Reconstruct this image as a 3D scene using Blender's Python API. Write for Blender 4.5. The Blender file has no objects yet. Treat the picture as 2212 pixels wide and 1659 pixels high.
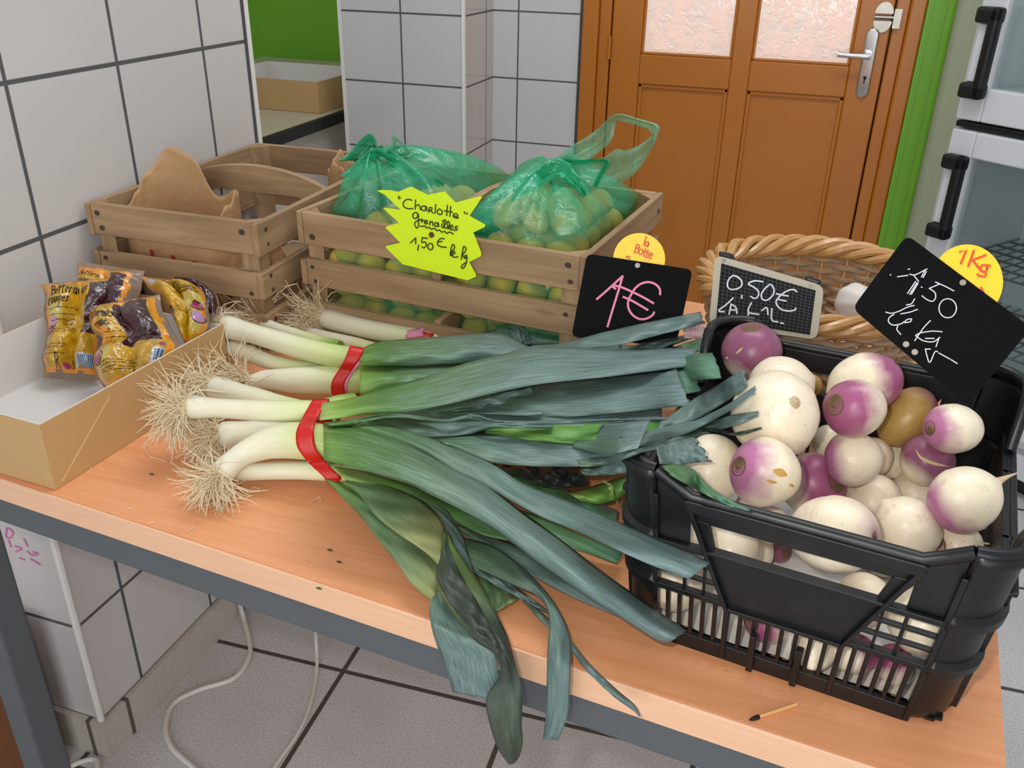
import bpy, bmesh, math, random
import numpy as np
from mathutils import Vector, Matrix
from mathutils.bvhtree import BVHTree
from math import sin, cos, pi, radians, sqrt, exp

S = bpy.context.scene
COL = S.collection

# ---------------------------------------------------------------- camera
IMG_W, IMG_H, FOC = 2212, 1659, 1931.0
PITCH, ROLL, AZ = radians(26.96), radians(1.12), radians(-18.3)
CAM = Vector((0.9701, -0.7987, 1.26))
_f = Vector((sin(AZ) * cos(PITCH), cos(AZ) * cos(PITCH), -sin(PITCH)))
_r = Vector((cos(AZ), -sin(AZ), 0))
_u = _r.cross(_f)
CR = _r * cos(ROLL) + _u * sin(ROLL)
CU = _u * cos(ROLL) - _r * sin(ROLL)
CF = _f
cd = bpy.data.cameras.new('camera')
cam = bpy.data.objects.new('camera', cd)
COL.objects.link(cam)
cd.sensor_fit = 'HORIZONTAL'
cd.sensor_width = 36.0
cd.lens = 36.0 * FOC / IMG_W
cd.clip_start = 0.01
M = Matrix((CR, CU, -CF)).transposed().to_4x4()
M.translation = CAM
cam.matrix_world = M
S.camera = cam

# ---------------------------------------------------------------- light
S.view_settings.view_transform = 'Standard'
S.view_settings.look = 'None'
S.view_settings.gamma = 1.0
S.view_settings.use_curve_mapping = False
S.view_settings.exposure = 0.0
wd = bpy.data.worlds.new('world')
S.world = wd
wd.use_nodes = True
wd.node_tree.nodes['Background'].inputs['Color'].default_value = (0.94, 0.96, 1.0, 1)
wd.node_tree.nodes['Background'].inputs['Strength'].default_value = 0.58


def lamp(name, kind, loc, power, color=(1, 1, 1), size=0.1, size_y=None, rot=None):
    d = bpy.data.lights.new(name, kind)
    d.energy = power
    d.color = color
    if kind == 'AREA':
        d.size = size
        if size_y:
            d.shape = 'RECTANGLE'
            d.size_y = size_y
    else:
        d.shadow_soft_size = size
    o = bpy.data.objects.new(name, d)
    COL.objects.link(o)
    o.location = loc
    if rot:
        o.rotation_euler = rot
    return o


# the camera's own flash, up and left of the lens
flash = CAM - CR * 0.045 + CU * 0.035 + CF * 0.03
lamp('camera_flash', 'POINT', flash, 10.5, (1.0, 0.95, 0.87), 0.012)
# ceiling tube light of the shop
lamp('ceiling_light', 'AREA', (0.9, 0.6, 2.75), 22.0, (0.93, 0.97, 1.0), 1.5, 0.5)

# unseen shop window behind the photographer, added to brighten the floor
lamp('window_fill', 'AREA', (1.3, -3.4, 1.35), 48.0, (0.95, 0.98, 1.0), 2.6, 1.9, (radians(86), 0, 0))

# ---------------------------------------------------------------- helpers
T = 0.72                                   # height of the table top


def ray(u, v):
    return CF + CR * ((u - IMG_W / 2) / FOC) - CU * ((v - IMG_H / 2) / FOC)


def at(u, v, z):
    d = ray(u, v)
    return CAM + d * ((z - CAM.z) / d.z)


def px_len(p, n):
    "length that n pixels span at the distance of point p"
    return n * (Vector(p) - CAM).dot(CF) / FOC


class Plane:
    def __init__(s, p, n, up=(0, 0, 1)):
        s.p = Vector(p)
        s.n = Vector(n).normalized()
        s.e1 = Vector(up).cross(s.n).normalized()
        s.e2 = s.n.cross(s.e1)

    def hit(s, u, v):
        d = ray(u, v)
        return CAM + d * ((s.p - CAM).dot(s.n) / d.dot(s.n))

    def uv(s, q):
        w = Vector(q) - s.p
        return (w.dot(s.e1), w.dot(s.e2))

    def pt(s, a, b, off=0.0):
        return s.p + s.e1 * a + s.e2 * b + s.n * off


def zm(x0, y0, f):
    return lambda pts: [(x0 + x / f, y0 + y / f) for x, y in pts]


class Fr:
    "a local frame: origin and rotation about Z"
    def __init__(s, o, deg=0.0):
        s.o = Vector(o)
        a = radians(deg)
        s.x = Vector((cos(a), sin(a), 0))
        s.y = Vector((-sin(a), cos(a), 0))

    def __call__(s, x, y, z):
        return s.o + s.x * x + s.y * y + Vector((0, 0, z))


class MB:
    def __init__(s):
        s.v, s.f, s.m, s.uv = [], [], [], []

    def add(s, vs, fs, mi=0, uv=None):
        o = len(s.v)
        s.v += [Vector(p) for p in vs]
        s.uv += list(uv) if uv else [(0.0, 0.0)] * len(vs)
        for f in fs:
            s.f.append(tuple(o + i for i in f))
        if isinstance(mi, int):
            s.m += [mi] * len(fs)
        else:
            s.m += list(mi)
        return s

    def hexa(s, c, mi=0, uv=None):
        "c: 4 bottom corners (ccw from above) then 4 top corners"
        return s.add(c, [(3, 2, 1, 0), (4, 5, 6, 7), (0, 1, 5, 4), (1, 2, 6, 5), (2, 3, 7, 6), (3, 0, 4, 7)], mi, uv)

    def box(s, fr, x0, x1, y0, y1, z0, z1, mi=0, seed=None):
        pts = [(x0, y0, z0), (x1, y0, z0), (x1, y1, z0), (x0, y1, z0), (x0, y0, z1), (x1, y0, z1), (x1, y1, z1), (x0, y1, z1)]
        L = (abs(x1 - x0), abs(y1 - y0), abs(z1 - z0))
        k = L.index(max(L))
        o = random.random() * 10 if seed is None else seed
        uv = [(q[k] + o, sum(q) - q[k] + o) for q in pts]
        return s.hexa([fr(*q) for q in pts], mi, uv)

    def grid(s, rows, mi=0, closed=False, uv=None, cap=False):
        "rows: equal-length lists of points"
        n, m = len(rows), len(rows[0])
        vs = [p for r in rows for p in r]
        fs = []
        for i in range(n - 1):
            for j in range(m if closed else m - 1):
                k = (j + 1) % m
                fs.append((i * m + j, i * m + k, (i + 1) * m + k, (i + 1) * m + j))
        if cap:
            fs.append(tuple(range(m - 1, -1, -1)))
            fs.append(tuple((n - 1) * m + j for j in range(m)))
        if isinstance(mi, int):
            mi = [mi] * len(fs)
        return s.add(vs, fs, mi, uv)

    def tube(s, path, r, n=8, mi=0, cap=True, u0=0.0, u1=1.0, squash=1.0):
        path = [Vector(p) for p in path]
        m = len(path)
        rr = r if isinstance(r, (list, tuple)) else [r] * m
        rows, uvs = [], []
        ref = None
        for i, p in enumerate(path):
            t = (path[min(i + 1, m - 1)] - path[max(i - 1, 0)])
            t = t.normalized() if t.length > 1e-9 else Vector((0, 0, 1))
            if ref is None:
                ref = Vector((0, 0, 1)) if abs(t.z) < 0.9 else Vector((1, 0, 0))
            a = (ref - t * ref.dot(t))
            a = a.normalized() if a.length > 1e-6 else t.orthogonal().normalized()
            b = t.cross(a)
            ref = a
            rows.append([p + (a * cos(2 * pi * k / n) * squash + b * sin(2 * pi * k / n)) * rr[i] for k in range(n)])
            u = u0 + (u1 - u0) * i / max(1, m - 1)
            uvs += [(u, k / n) for k in range(n)]
        return s.grid(rows, mi, True, uvs, cap)

    def lathe(s, prof, mat4=None, n=24, mi=0):
        "prof: (radius, height) pairs"
        mat4 = mat4 or Matrix.Identity(4)
        rows = [[mat4 @ Vector((r * cos(2 * pi * k / n), r * sin(2 * pi * k / n), h)) for k in range(n)] for r, h in prof]
        return s.grid(rows, mi, True, None, True)

    def prism(s, poly, thick, mi=0):
        "poly: coplanar 3D points, thick: vector"
        n = len(poly)
        a = [Vector(p) for p in poly]
        t = Vector(thick)
        fs = [tuple(range(n)), tuple(range(2 * n - 1, n - 1, -1))]
        for i in range(n):
            j = (i + 1) % n
            fs.append((j, i, n + i, n + j))
        return s.add(a + [p + t for p in a], fs, mi)

    def build(s, name, mats, parent=None, smooth=False, loc=None, angle=40, fix=True):
        if not isinstance(mats, (list, tuple)):
            mats = [mats]
        if parent is not None:
            base = wloc(parent)
        elif loc is not None:
            base = Vector(loc)
        else:
            base = Vector((sum(v.x for v in s.v) / len(s.v), sum(v.y for v in s.v) / len(s.v), min(v.z for v in s.v)))
        me = bpy.data.meshes.new(name)
        me.from_pydata([tuple(v - base) for v in s.v], [], s.f)
        for m in mats:
            me.materials.append(m)
        me.polygons.foreach_set('material_index', s.m)
        lay = me.uv_layers.new(name='UVMap')
        idx = np.zeros(len(me.loops), dtype=np.int32)
        me.loops.foreach_get('vertex_index', idx)
        lay.data.foreach_set('uv', np.array(s.uv, dtype=np.float32)[idx].ravel())
        if fix:
            bm = bmesh.new()
            bm.from_mesh(me)
            bmesh.ops.recalc_face_normals(bm, faces=bm.faces)
            bm.to_mesh(me)
            bm.free()
        if smooth:
            me.polygons.foreach_set('use_smooth', [True] * len(me.polygons))
            me.set_sharp_from_angle(angle=radians(angle))
        o = bpy.data.objects.new(name, me)
        COL.objects.link(o)
        if parent is not None:
            o.parent = parent
        else:
            o.location = base
        return o


def wloc(o):
    p = Vector((0, 0, 0))
    while o is not None:
        p += o.location
        o = o.parent
    return p


def tag(o, label=None, cat=None, group=None, kind=None):
    if label:
        o['label'] = label
    if cat:
        o['category'] = cat
    if group:
        o['group'] = group
    if kind:
        o['kind'] = kind
    return o


def thing(name, label, cat, loc, group=None):
    o = bpy.data.objects.new(name, None)
    COL.objects.link(o)
    o.location = loc
    o.empty_display_size = 0.02
    return tag(o, label, cat, group)


def bevel(o, w, seg=2):
    m = o.modifiers.new('bevel', 'BEVEL')
    m.width = w
    m.segments = seg
    m.limit_method = 'ANGLE'
    m.angle_limit = radians(40)
    return o


def solid(o, t, off=0.0):
    m = o.modifiers.new('solid', 'SOLIDIFY')
    m.thickness = t
    m.offset = off
    return o


def catmull(pts, n):
    "smooth resampling of a polyline (tuples of any dimension) at n points, even in arc length"
    P = np.array(pts, float)
    if len(P) == 2:
        t = np.linspace(0, 1, n)[:, None]
        return P[0] * (1 - t) + P[1] * t
    Q = np.vstack([2 * P[0] - P[1], P, 2 * P[-1] - P[-2]])
    out = []
    for i in range(1, len(Q) - 2):
        for t in np.linspace(0, 1, 12, endpoint=False):
            p0, p1, p2, p3 = Q[i - 1], Q[i], Q[i + 1], Q[i + 2]
            out.append(0.5 * (2 * p1 + (p2 - p0) * t + (2 * p0 - 5 * p1 + 4 * p2 - p3) * t * t + (3 * p1 - p0 - 3 * p2 + p3) * t ** 3))
    out.append(P[-1])
    out = np.array(out)
    d = np.concatenate([[0], np.cumsum(np.linalg.norm(np.diff(out, axis=0), axis=1))])
    s = np.linspace(0, d[-1], n)
    return np.stack([np.interp(s, d, out[:, k]) for k in range(out.shape[1])], 1)


def ribbon2d(pts, w, pt, mb, mi=0, n=None, close=False, taper=False):
    "flat stroke of half width w along 2D points; pt(a, b) gives the 3D point"
    P = np.array(pts, float)
    if n:
        P = catmull(P, n)
    m = len(P)
    rows = []
    for i in range(m):
        t = P[min(i + 1, m - 1)] - P[max(i - 1, 0)]
        L = np.linalg.norm(t)
        t = t / L if L > 1e-12 else np.array([1.0, 0])
        nn = np.array([-t[1], t[0]])
        ww = w * (0.35 + 0.65 * sin(pi * min(1, (i + 0.7) / m * 1.15))) if taper else w
        q = P[i]
        if i == 0:
            q = q - t * w * 0.6
        if i == m - 1:
            q = q + t * w * 0.6
        rows.append([pt(*(q + nn * ww)), pt(*(q - nn * ww))])
    mb.grid(rows, mi)


def strokes(name, mat, polys, plane, wpx, parent, off=0.0006, smooth=True, mi=None):
    "handwriting: polylines in photo pixels laid on a plane that stands in the scene"
    mb = MB()
    for k, poly in enumerate(polys):
        q = [plane.uv(plane.hit(u, v)) for u, v in poly]
        w = px_len(plane.p, wpx) / 2
        n = max(8, 5 * len(q)) if smooth and len(q) > 2 else None
        o = off + k * 0.00002
        ribbon2d(q, w, lambda a, b, o=o: plane.pt(a, b, o), mb, 0, n)
    o = mb.build(name, mat, parent, fix=False)
    return solid(o, 0.0003)


def round_poly(p2, r, n=5):
    out = []
    m = len(p2)
    for i in range(m):
        a, b, c = (np.array(p2[(i + k) % m], float) for k in (-1, 0, 1))
        da, dc = a - b, c - b
        la, lc = np.linalg.norm(da), np.linalg.norm(dc)
        rr = min(r, la * 0.45, lc * 0.45)
        s, e = b + da / la * rr, b + dc / lc * rr
        for t in np.linspace(0, 1, n):
            out.append(tuple((1 - t) ** 2 * s + 2 * t * (1 - t) * b + t * t * e))
    return out


def bvh_of(objs):
    vs, fs = [], []
    for o in objs:
        off = len(vs)
        b = wloc(o)
        vs += [v.co + b for v in o.data.vertices]
        fs += [tuple(off + i for i in p.vertices) for p in o.data.polygons]
    return BVHTree.FromPolygons(vs, fs)


def cast(bvh, u, v, lift=0.0015):
    d = ray(u, v).normalized()
    h = bvh.ray_cast(CAM, d)
    return None if h[0] is None else h[0] - d * lift


# ---------------------------------------------------------------- materials
def lin(c):
    if isinstance(c, str):
        c = [int(c[i:i + 2], 16) / 255 for i in (1, 3, 5)]
        c = [x / 12.92 if x <= 0.04045 else ((x + 0.055) / 1.055) ** 2.4 for x in c]
    return (c[0], c[1], c[2], 1.0)


class NT:
    def __init__(s, name):
        s.mat = bpy.data.materials.new(name)
        s.mat.use_nodes = True
        s.t = s.mat.node_tree
        s.n = s.t.nodes
        s.bsdf = s.n['Principled BSDF']
        s.out = s.n['Material Output']

    def node(s, typ, **kw):
        x = s.n.new(typ)
        for k, v in kw.items():
            setattr(x, k, v)
        return x

    def put(s, sock, v):
        if hasattr(v, 'is_linked') or isinstance(v, bpy.types.NodeSocket):
            s.t.links.new(v, sock)
        else:
            sock.default_value = v

    def math(s, op, a, b=0.0, c=0.0, clamp=False):
        x = s.node('ShaderNodeMath', operation=op, use_clamp=clamp)
        for i, v in enumerate((a, b, c)):
            s.put(x.inputs[i], v)
        return x.outputs[0]

    def coord(s, kind='Object', scale=(1, 1, 1), loc=(0, 0, 0), rot=(0, 0, 0)):
        c = s.node('ShaderNodeTexCoord')
        m = s.node('ShaderNodeMapping')
        m.inputs['Scale'].default_value = scale
        m.inputs['Location'].default_value = loc
        m.inputs['Rotation'].default_value = rot
        s.t.links.new(c.outputs[kind], m.inputs['Vector'])
        return m.outputs[0]

    def noise(s, vec, scale=5, detail=3, rough=0.5, dist=0.0):
        x = s.node('ShaderNodeTexNoise')
        s.t.links.new(vec, x.inputs['Vector'])
        x.inputs['Scale'].default_value = scale
        x.inputs['Detail'].default_value = detail
        x.inputs['Roughness'].default_value = rough
        x.inputs['Distortion'].default_value = dist
        return x.outputs['Fac']

    def ramp(s, fac, stops, interp='LINEAR'):
        x = s.node('ShaderNodeValToRGB')
        x.color_ramp.interpolation = interp
        e = x.color_ramp.elements
        while len(e) < len(stops):
            e.new(0.5)
        for i, (p, c) in enumerate(stops):
            e[i].position = p
            e[i].color = lin(c) if not isinstance(c, (int, float)) else (c, c, c, 1)
        s.put(x.inputs[0], fac)
        return x.outputs[0]

    def mix(s, fac, a, b, mode='MIX'):
        x = s.node('ShaderNodeMix', data_type='RGBA', blend_type=mode)
        s.put(x.inputs[0], fac)
        for i, v in ((6, a), (7, b)):
            if isinstance(v, (str, tuple, list)):
                v = lin(v)
            s.put(x.inputs[i], v)
        return x.outputs[2]

    def sep(s, vec):
        x = s.node('ShaderNodeSeparateXYZ')
        s.t.links.new(vec, x.inputs[0])
        return x.outputs

    def bump(s, h, strength=0.2, dist=0.01):
        x = s.node('ShaderNodeBump')
        x.inputs['Strength'].default_value = strength
        x.inputs['Distance'].default_value = dist
        s.t.links.new(h, x.inputs['Height'])
        s.t.links.new(x.outputs[0], s.bsdf.inputs['Normal'])

    def done(s, color=None, rough=0.5, metal=0.0, spec=0.5, coat=0.0, coat_rough=0.1, alpha=None, sheen=0.0):
        b = s.bsdf.inputs
        if color is not None:
            s.put(b['Base Color'], lin(color) if isinstance(color, (str, tuple, list)) else color)
        s.put(b['Roughness'], rough)
        b['Metallic'].default_value = metal
        b['Specular IOR Level'].default_value = spec
        b['Coat Weight'].default_value = coat
        b['Coat Roughness'].default_value = coat_rough
        if alpha is not None:
            s.put(b['Alpha'], alpha)
        return s.mat


def plain(name, color, rough=0.5, metal=0.0, spec=0.5, var=0.0, vscale=20, bump=0.0, bscale=80, coat=0.0, kind='Object'):
    k = NT(name)
    c = color
    if var:
        n = k.noise(k.coord(kind), vscale, 4)
        dark = tuple(x * (1 - var) for x in lin(color)[:3])
        c = k.mix(n, dark, color)
    if bump:
        k.bump(k.noise(k.coord(kind), bscale, 3), bump, 0.002)
    return k.done(c, rough, metal, spec, coat)


def tile_mat(name, axes, offs, size, gw, tile='#cdc9c7', grout='#565658', rough=0.12, rot=0.0, speck=0.0, bumpy=True):
    "square tiles with grout lines measured in object space (all these objects stand at the world origin)"
    k = NT(name)
    o = k.sep(k.coord('Object', rot=(0, 0, rot)))
    ds = []
    for a, of in zip(axes, offs):
        f = k.math('FRACT', k.math('DIVIDE', k.math('SUBTRACT', o[a], of - 20 * size), size))
        ds.append(k.math('MINIMUM', f, k.math('SUBTRACT', 1.0, f)))
    d = k.math('MULTIPLY', k.math('MINIMUM', ds[0], ds[1]), size)
    g = k.ramp(k.math('DIVIDE', d, gw), [(0.42, 0.0), (0.6, 1.0)])
    t = tile
    if speck:
        n = k.noise(k.coord('Object'), 260, 2, 0.7)
        n2 = k.noise(k.coord('Object'), 6, 3)
        dk = tuple(x * (1 - speck) for x in lin(tile)[:3])
        t = k.mix(k.ramp(n, [(0.35, 0.0), (0.6, 1.0)]), dk, tile)
        t = k.mix(k.ramp(n2, [(0.3, 0.0), (0.8, 0.25)]), t, '#8d867c')
    c = k.mix(g, grout, t)
    if bumpy:
        k.bump(g, 0.25, 0.003)
    r = k.math('ADD', k.math('MULTIPLY', g, rough - 0.7), 0.7)
    return k.done(c, r, spec=0.5)


def wood_uv(name, c1, c2, dark='#3a2a20', rough=0.75, su=6, sv=70, knots=True, bump=0.25):
    "grain along u of the UV map (metres)"
    k = NT(name)
    g = k.noise(k.coord('UV', (su, sv, 1)), 1.0, 5, 0.6, 0.6)
    b = k.noise(k.coord('UV', (3, 12, 1)), 1.0, 3)
    c = k.mix(k.ramp(g, [(0.3, 0.0), (0.7, 1.0)]), c1, c2)
    c = k.mix(k.ramp(b, [(0.42, 0.0), (0.8, 0.55)]), c, dark)
    if knots:
        v = k.noise(k.coord('UV', (9, 22, 1)), 1.0, 1)
        c = k.mix(k.ramp(v, [(0.70, 0.0), (0.78, 0.8)]), c, dark)
    k.bump(g, bump, 0.001)
    return k.done(c, rough, spec=0.25)


MAT = {}
# ================================================================ the setting
W0 = Fr((0, 0, 0))
Z3 = zm(1240, 0, 2.9105)


def structure(name, mb, mats, smooth=False, parent=None):
    o = mb.build(name, mats, parent, smooth, loc=None if parent else (0, 0, 0))
    if parent is None:
        o['kind'] = 'structure'
    return o


MAT['tile_yz'] = tile_mat('white glazed tile, left wall', (1, 2), (0.1, 0.078), 0.2, 0.006)
MAT['tile_front'] = tile_mat('white glazed tile, pillar front', (0, 2), (0.0, 0.078), 0.2, 0.006)
MAT['tile_pil'] = tile_mat('white glazed tile, pilaster', (0, 2), (0.14, 0.033), 0.2, 0.0055, '#c8c6c5')
MAT['tile_side'] = tile_mat('white glazed tile, pilaster side', (1, 2), (1.985, 0.033), 0.2, 0.005, '#c6bdb7')
MAT['tile_back'] = tile_mat('white glazed tile, back wall', (0, 2), (0.026, 0.033), 0.2, 0.005, '#cbc9c9')
MAT['floor'] = tile_mat('grey speckled floor tile', (0, 1), (0.293, 0.29), 0.33, 0.009, '#d4d2d2', '#4a443e', 0.45, radians(-2.5), 0.30)
MAT['skirt'] = tile_mat('beige skirting tile', (1, 2), (0.05, -1.0), 0.33, 0.008, '#c9c2b7', '#5a5650', 0.4, 0, 0.15)
MAT['skirt_f'] = tile_mat('beige skirting tile front', (0, 2), (-0.02, -1.0), 0.33, 0.008, '#c9c2b7', '#5a5650', 0.4, 0, 0.15)
MAT['edge'] = plain('white plastic tile edge', '#e4e2de', 0.3)
MAT['seam'] = plain('dark grout seam', '#4c4a4c', 0.8)
MAT['orange'] = plain('orange gloss paint', '#ba6e1c', 0.32, var=0.18, vscale=3, bump=0.05, bscale=40)
MAT['green'] = plain('green wall paint', '#78b828', 0.55, var=0.12, vscale=2)
MAT['greentrim'] = plain('green gloss paint', '#6fae22', 0.4, var=0.12, vscale=4)
MAT['palegreen'] = plain('pale green wall paint', '#b9c0a4', 0.6)
MAT['chrome'] = plain('chrome', '#d8d8d8', 0.12, 1.0)
MAT['nickel'] = plain('worn nickel', '#a9a49a', 0.3, 1.0, var=0.3, vscale=60)
MAT['black'] = plain('black plastic', '#0c0c0e', 0.4)

b = MB()
b.box(W0, -3.0, 5.0, -2.5, 5.0, -0.05, 0.0)
structure('floor', b, MAT['floor'])

# left wall: a tiled pillar whose right face runs back along the table
b = MB()
c = [W0(*p) for p in ((-0.9, 0, 0), (0, 0, 0), (0, 0.63, 0), (-0.9, 0.63, 0), (-0.9, 0, 2.8), (0, 0, 2.8), (0, 0.63, 2.8), (-0.9, 0.63, 2.8))]
b.hexa(c, [2, 2, 1, 0, 2, 2])
structure('wall_left', b, [MAT['tile_yz'], MAT['tile_front'], MAT['edge']])
b = MB()
b.box(W0, 0.0, 0.010, -0.010, 0.63, 0, 0.079)
structure('baseboard_left', b, MAT['skirt'])
b = MB()
b.box(W0, -0.9, 0.0, -0.010, 0.0, 0, 0.079)
structure('baseboard_front', b, MAT['skirt_f'])
b = MB()
b.tube([W0(0.0005, -0.0005, 0.08), W0(0.0005, -0.0005, 2.8)], 0.006, 8)
structure('trim_1', b, MAT['edge'], True)
b = MB()
b.box(W0, -0.004, 0.004, 0.624, 0.634, 0, 2.8)
b.box(W0, 0.0, 0.002, 0.617, 0.624, 0, 2.8, 1)
structure('trim_2', b, [MAT['edge'], MAT['seam']])

# pink felt-tip scribble on the front face of the pillar
pl = Plane((0, 0, 0.5), (0, -1, 0))
Z6 = zm(0, 1000, 2.517)
MAT['pinkink'] = plain('pink felt tip', '#d86fae', 0.6)
wall = bpy.data.objects['wall_left']
strokes('writing', MAT['pinkink'], [Z6(p) for p in (
    [(38, 352), (36, 400), (60, 405), (72, 375), (48, 352)], [(20, 430), (10, 480), (30, 490)], [(50, 420), (62, 455)],
    [(85, 450), (120, 465), (90, 480)], [(132, 410), (152, 450)], [(152, 480), (178, 500), (208, 492), (182, 482)],
    [(110, 515), (135, 525)], [(170, 520), (196, 535), (220, 552)])], pl, 4, wall, 0.0012)

# pilaster and back wall beside the door
b = MB()
b.hexa([W0(*p) for p in ((-0.459, 1.8, 0), (-0.057, 1.8, 0), (-0.057, 2.15, 0), (-0.459, 2.15, 0), (-0.459, 1.8, 2.8), (-0.057, 1.8, 2.8), (-0.057, 2.15, 2.8), (-0.459, 2.15, 2.8))],
       [2, 2, 0, 1, 2, 2])
structure('wall_pilaster', b, [MAT['tile_pil'], MAT['tile_side'], MAT['edge']])
b = MB()
b.box(W0, -0.058, 0.235, 2.05, 2.15, 0, 2.8)
structure('wall_back', b, MAT['tile_back'])
b = MB()
b.box(W0, -0.064, -0.054, 1.795, 1.803, 0, 2.8)
b.box(W0, -0.064, -0.0635, 1.7985, 1.80, 0, 2.8, 1)
structure('trim_3', b, [MAT['edge'], MAT['seam']])
b = MB()
b.box(W0, -0.466, -0.456, 1.794, 1.802, 0, 2.8)
structure('trim_4', b, MAT['edge'])
b = MB()
b.box(W0, 0.228, 0.236, 2.042, 2.05, 0, 2.8)
structure('trim_5', b, MAT['seam'])

# beyond the opening: green wall of the next room
b = MB()
b.box(W0, -3.0, -0.2, 3.0, 3.1, 0, 2.8)
structure('wall_far', b, MAT['green'])
b = MB()
b.box(W0, -3.1, -3.0, 0.5, 3.0, 0, 2.8)
structure('wall_beyond', b, MAT['green'])
# the serving counter seen through the opening
MAT['beige'] = plain('beige laminate', '#b3aa92', 0.4)
MAT['creampanel'] = plain('cream counter panel', '#cbc3ba', 0.45)
t = thing('serving_counter', 'beige counter with black edge seen through the opening between the tiled walls', 'counter', (-1.0, 1.9, 0))
b = MB(); b.box(W0, -1.5, -0.532, 0.8, 2.95, 0.700, 0.718); bevel(b.build('worktop', MAT['beige'], t), 0.002)
b = MB(); b.box(W0, -0.532, -0.515, 0.8, 2.95, 0.684, 0.72); bevel(b.build('edge_strip', MAT['black'], t), 0.003)
b = MB(); b.box(W0, -0.60, -0.56, 0.8, 2.95, 0.0, 0.70); b.build('panel', MAT['creampanel'], t)

# ---------------------------------------------------------------- the orange door
MAT['pane'] = NT('patterned glass lit from the next room')
k = MAT['pane']
n = k.noise(k.coord('Object'), 45, 3)
k.bump(n, 0.35, 0.003)
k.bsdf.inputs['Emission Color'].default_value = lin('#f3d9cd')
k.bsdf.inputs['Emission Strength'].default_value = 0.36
MAT['pane'] = k.done('#d8c6bc', 0.10, coat=1.0)
DY = 2.05
door = thing('door_1', None, None, (0.7, DY, 0))
door['kind'] = 'structure'


def dbox(name, x0, x1, z0, z1, y0, y1, bv=0.004, parent=None, m='orange'):
    q = MB()
    q.box(W0, x0, x1, y0, y1, z0, z1)
    return bevel(q.build(name, MAT[m], parent or door), bv)


dbox('stile', 0.325, 0.418, 0.004, 2.0, DY, DY + 0.04)
dbox('stile', 0.691, 0.747, 0.004, 2.0, DY, DY + 0.04)
dbox('stile', 1.022, 1.111, 0.004, 2.0, DY, DY + 0.04)
for x0, x1 in ((0.418, 0.691), (0.747, 1.022)):
    dbox('rail', x0, x1, 0.843, 0.928, DY, DY + 0.04, 0.003)
    dbox('rail', x0, x1, 0.004, 0.13, DY, DY + 0.04, 0.003)
    dbox('rail', x0, x1, 1.9, 2.0, DY, DY + 0.04, 0.003)
    pn = dbox('panel', x0, x1, 0.13, 0.843, DY + 0.014, DY + 0.03)
    q = MB()                                            # moulding round the sunk panel
    for (a0, a1, c0, c1) in ((x0, x0 + 0.012, 0.13, 0.843), (x1 - 0.012, x1, 0.13, 0.843), (x0, x1, 0.13, 0.142), (x0, x1, 0.831, 0.843)):
        q.box(W0, a0, a1, DY + 0.006, DY + 0.016, c0, c1)
    bevel(q.build('moulding', MAT['orange'], door), 0.003)
    q = MB()                                            # beads that hold the glass
    for (a0, a1, c0, c1) in ((x0, x0 + 0.008, 0.928, 1.9), (x1 - 0.008, x1, 0.928, 1.9), (x0, x1, 0.928, 0.936)):
        q.box(W0, a0, a1, DY + 0.005, DY + 0.016, c0, c1)
    bevel(q.build('glazing_bead', MAT['orange'], door), 0.003)
    # patterned pane: fans of thin ridges stand out of the glass
    q = MB()
    q.box(W0, x0 + 0.004, x1 - 0.004, DY + 0.016, DY + 0.022, 0.930, 1.9)
    rnd = random.Random(int(x0 * 1000))
    for _ in range(190):
        cx, cz = rnd.uniform(x0 + 0.012, x1 - 0.012), rnd.uniform(0.94, 1.24)
        a0 = rnd.uniform(0, 2 * pi)
        for j in range(rnd.randint(4, 7)):
            a = a0 + j * 0.19
            L = rnd.uniform(0.02, 0.042)
            ex, ez = cx + cos(a) * L, cz + sin(a) * L
            if not (x0 + 0.009 < ex < x1 - 0.009 and 0.937 < ez < 1.9):
                continue
            nx, nz = -sin(a) * 0.0021, cos(a) * 0.0021
            y = DY + 0.016
            q.add([(cx, y, cz), (ex + nx, y, ez + nz), (ex - nx, y, ez - nz), (ex, y - 0.0050, ez)], [(0, 1, 3), (0, 3, 2), (1, 2, 3)])
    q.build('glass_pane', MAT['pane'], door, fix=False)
# frame
fr = MB()
fr.box(W0, 0.237, 0.286, DY - 0.022, DY + 0.06, 0, 2.1)
bevel(fr.build('frame', MAT['orange'], door), 0.004)
fr = MB(); fr.box(W0, 0.286, 0.322, DY - 0.006, DY + 0.06, 0, 2.1); bevel(fr.build('frame', MAT['orange'], door), 0.004)
fr = MB(); fr.box(W0, 1.115, 1.150, DY - 0.006, DY + 0.06, 0, 2.1); bevel(fr.build('frame', MAT['orange'], door), 0.004)
fr = MB(); fr.box(W0, 1.150, 1.192, DY - 0.022, DY + 0.06, 0, 2.1); bevel(fr.build('frame', MAT['orange'], door), 0.006)
fr = MB(); fr.box(W0, 0.237, 1.192, DY - 0.022, DY + 0.06, 2.004, 2.1); bevel(fr.build('frame', MAT['orange'], door), 0.006)
fr = MB(); fr.tube([W0(0.322, DY - 0.008, 0.91), W0(0.322, DY - 0.008, 0.975)], 0.006, 8); fr.build('hinge', MAT['orange'], door, True)
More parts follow.
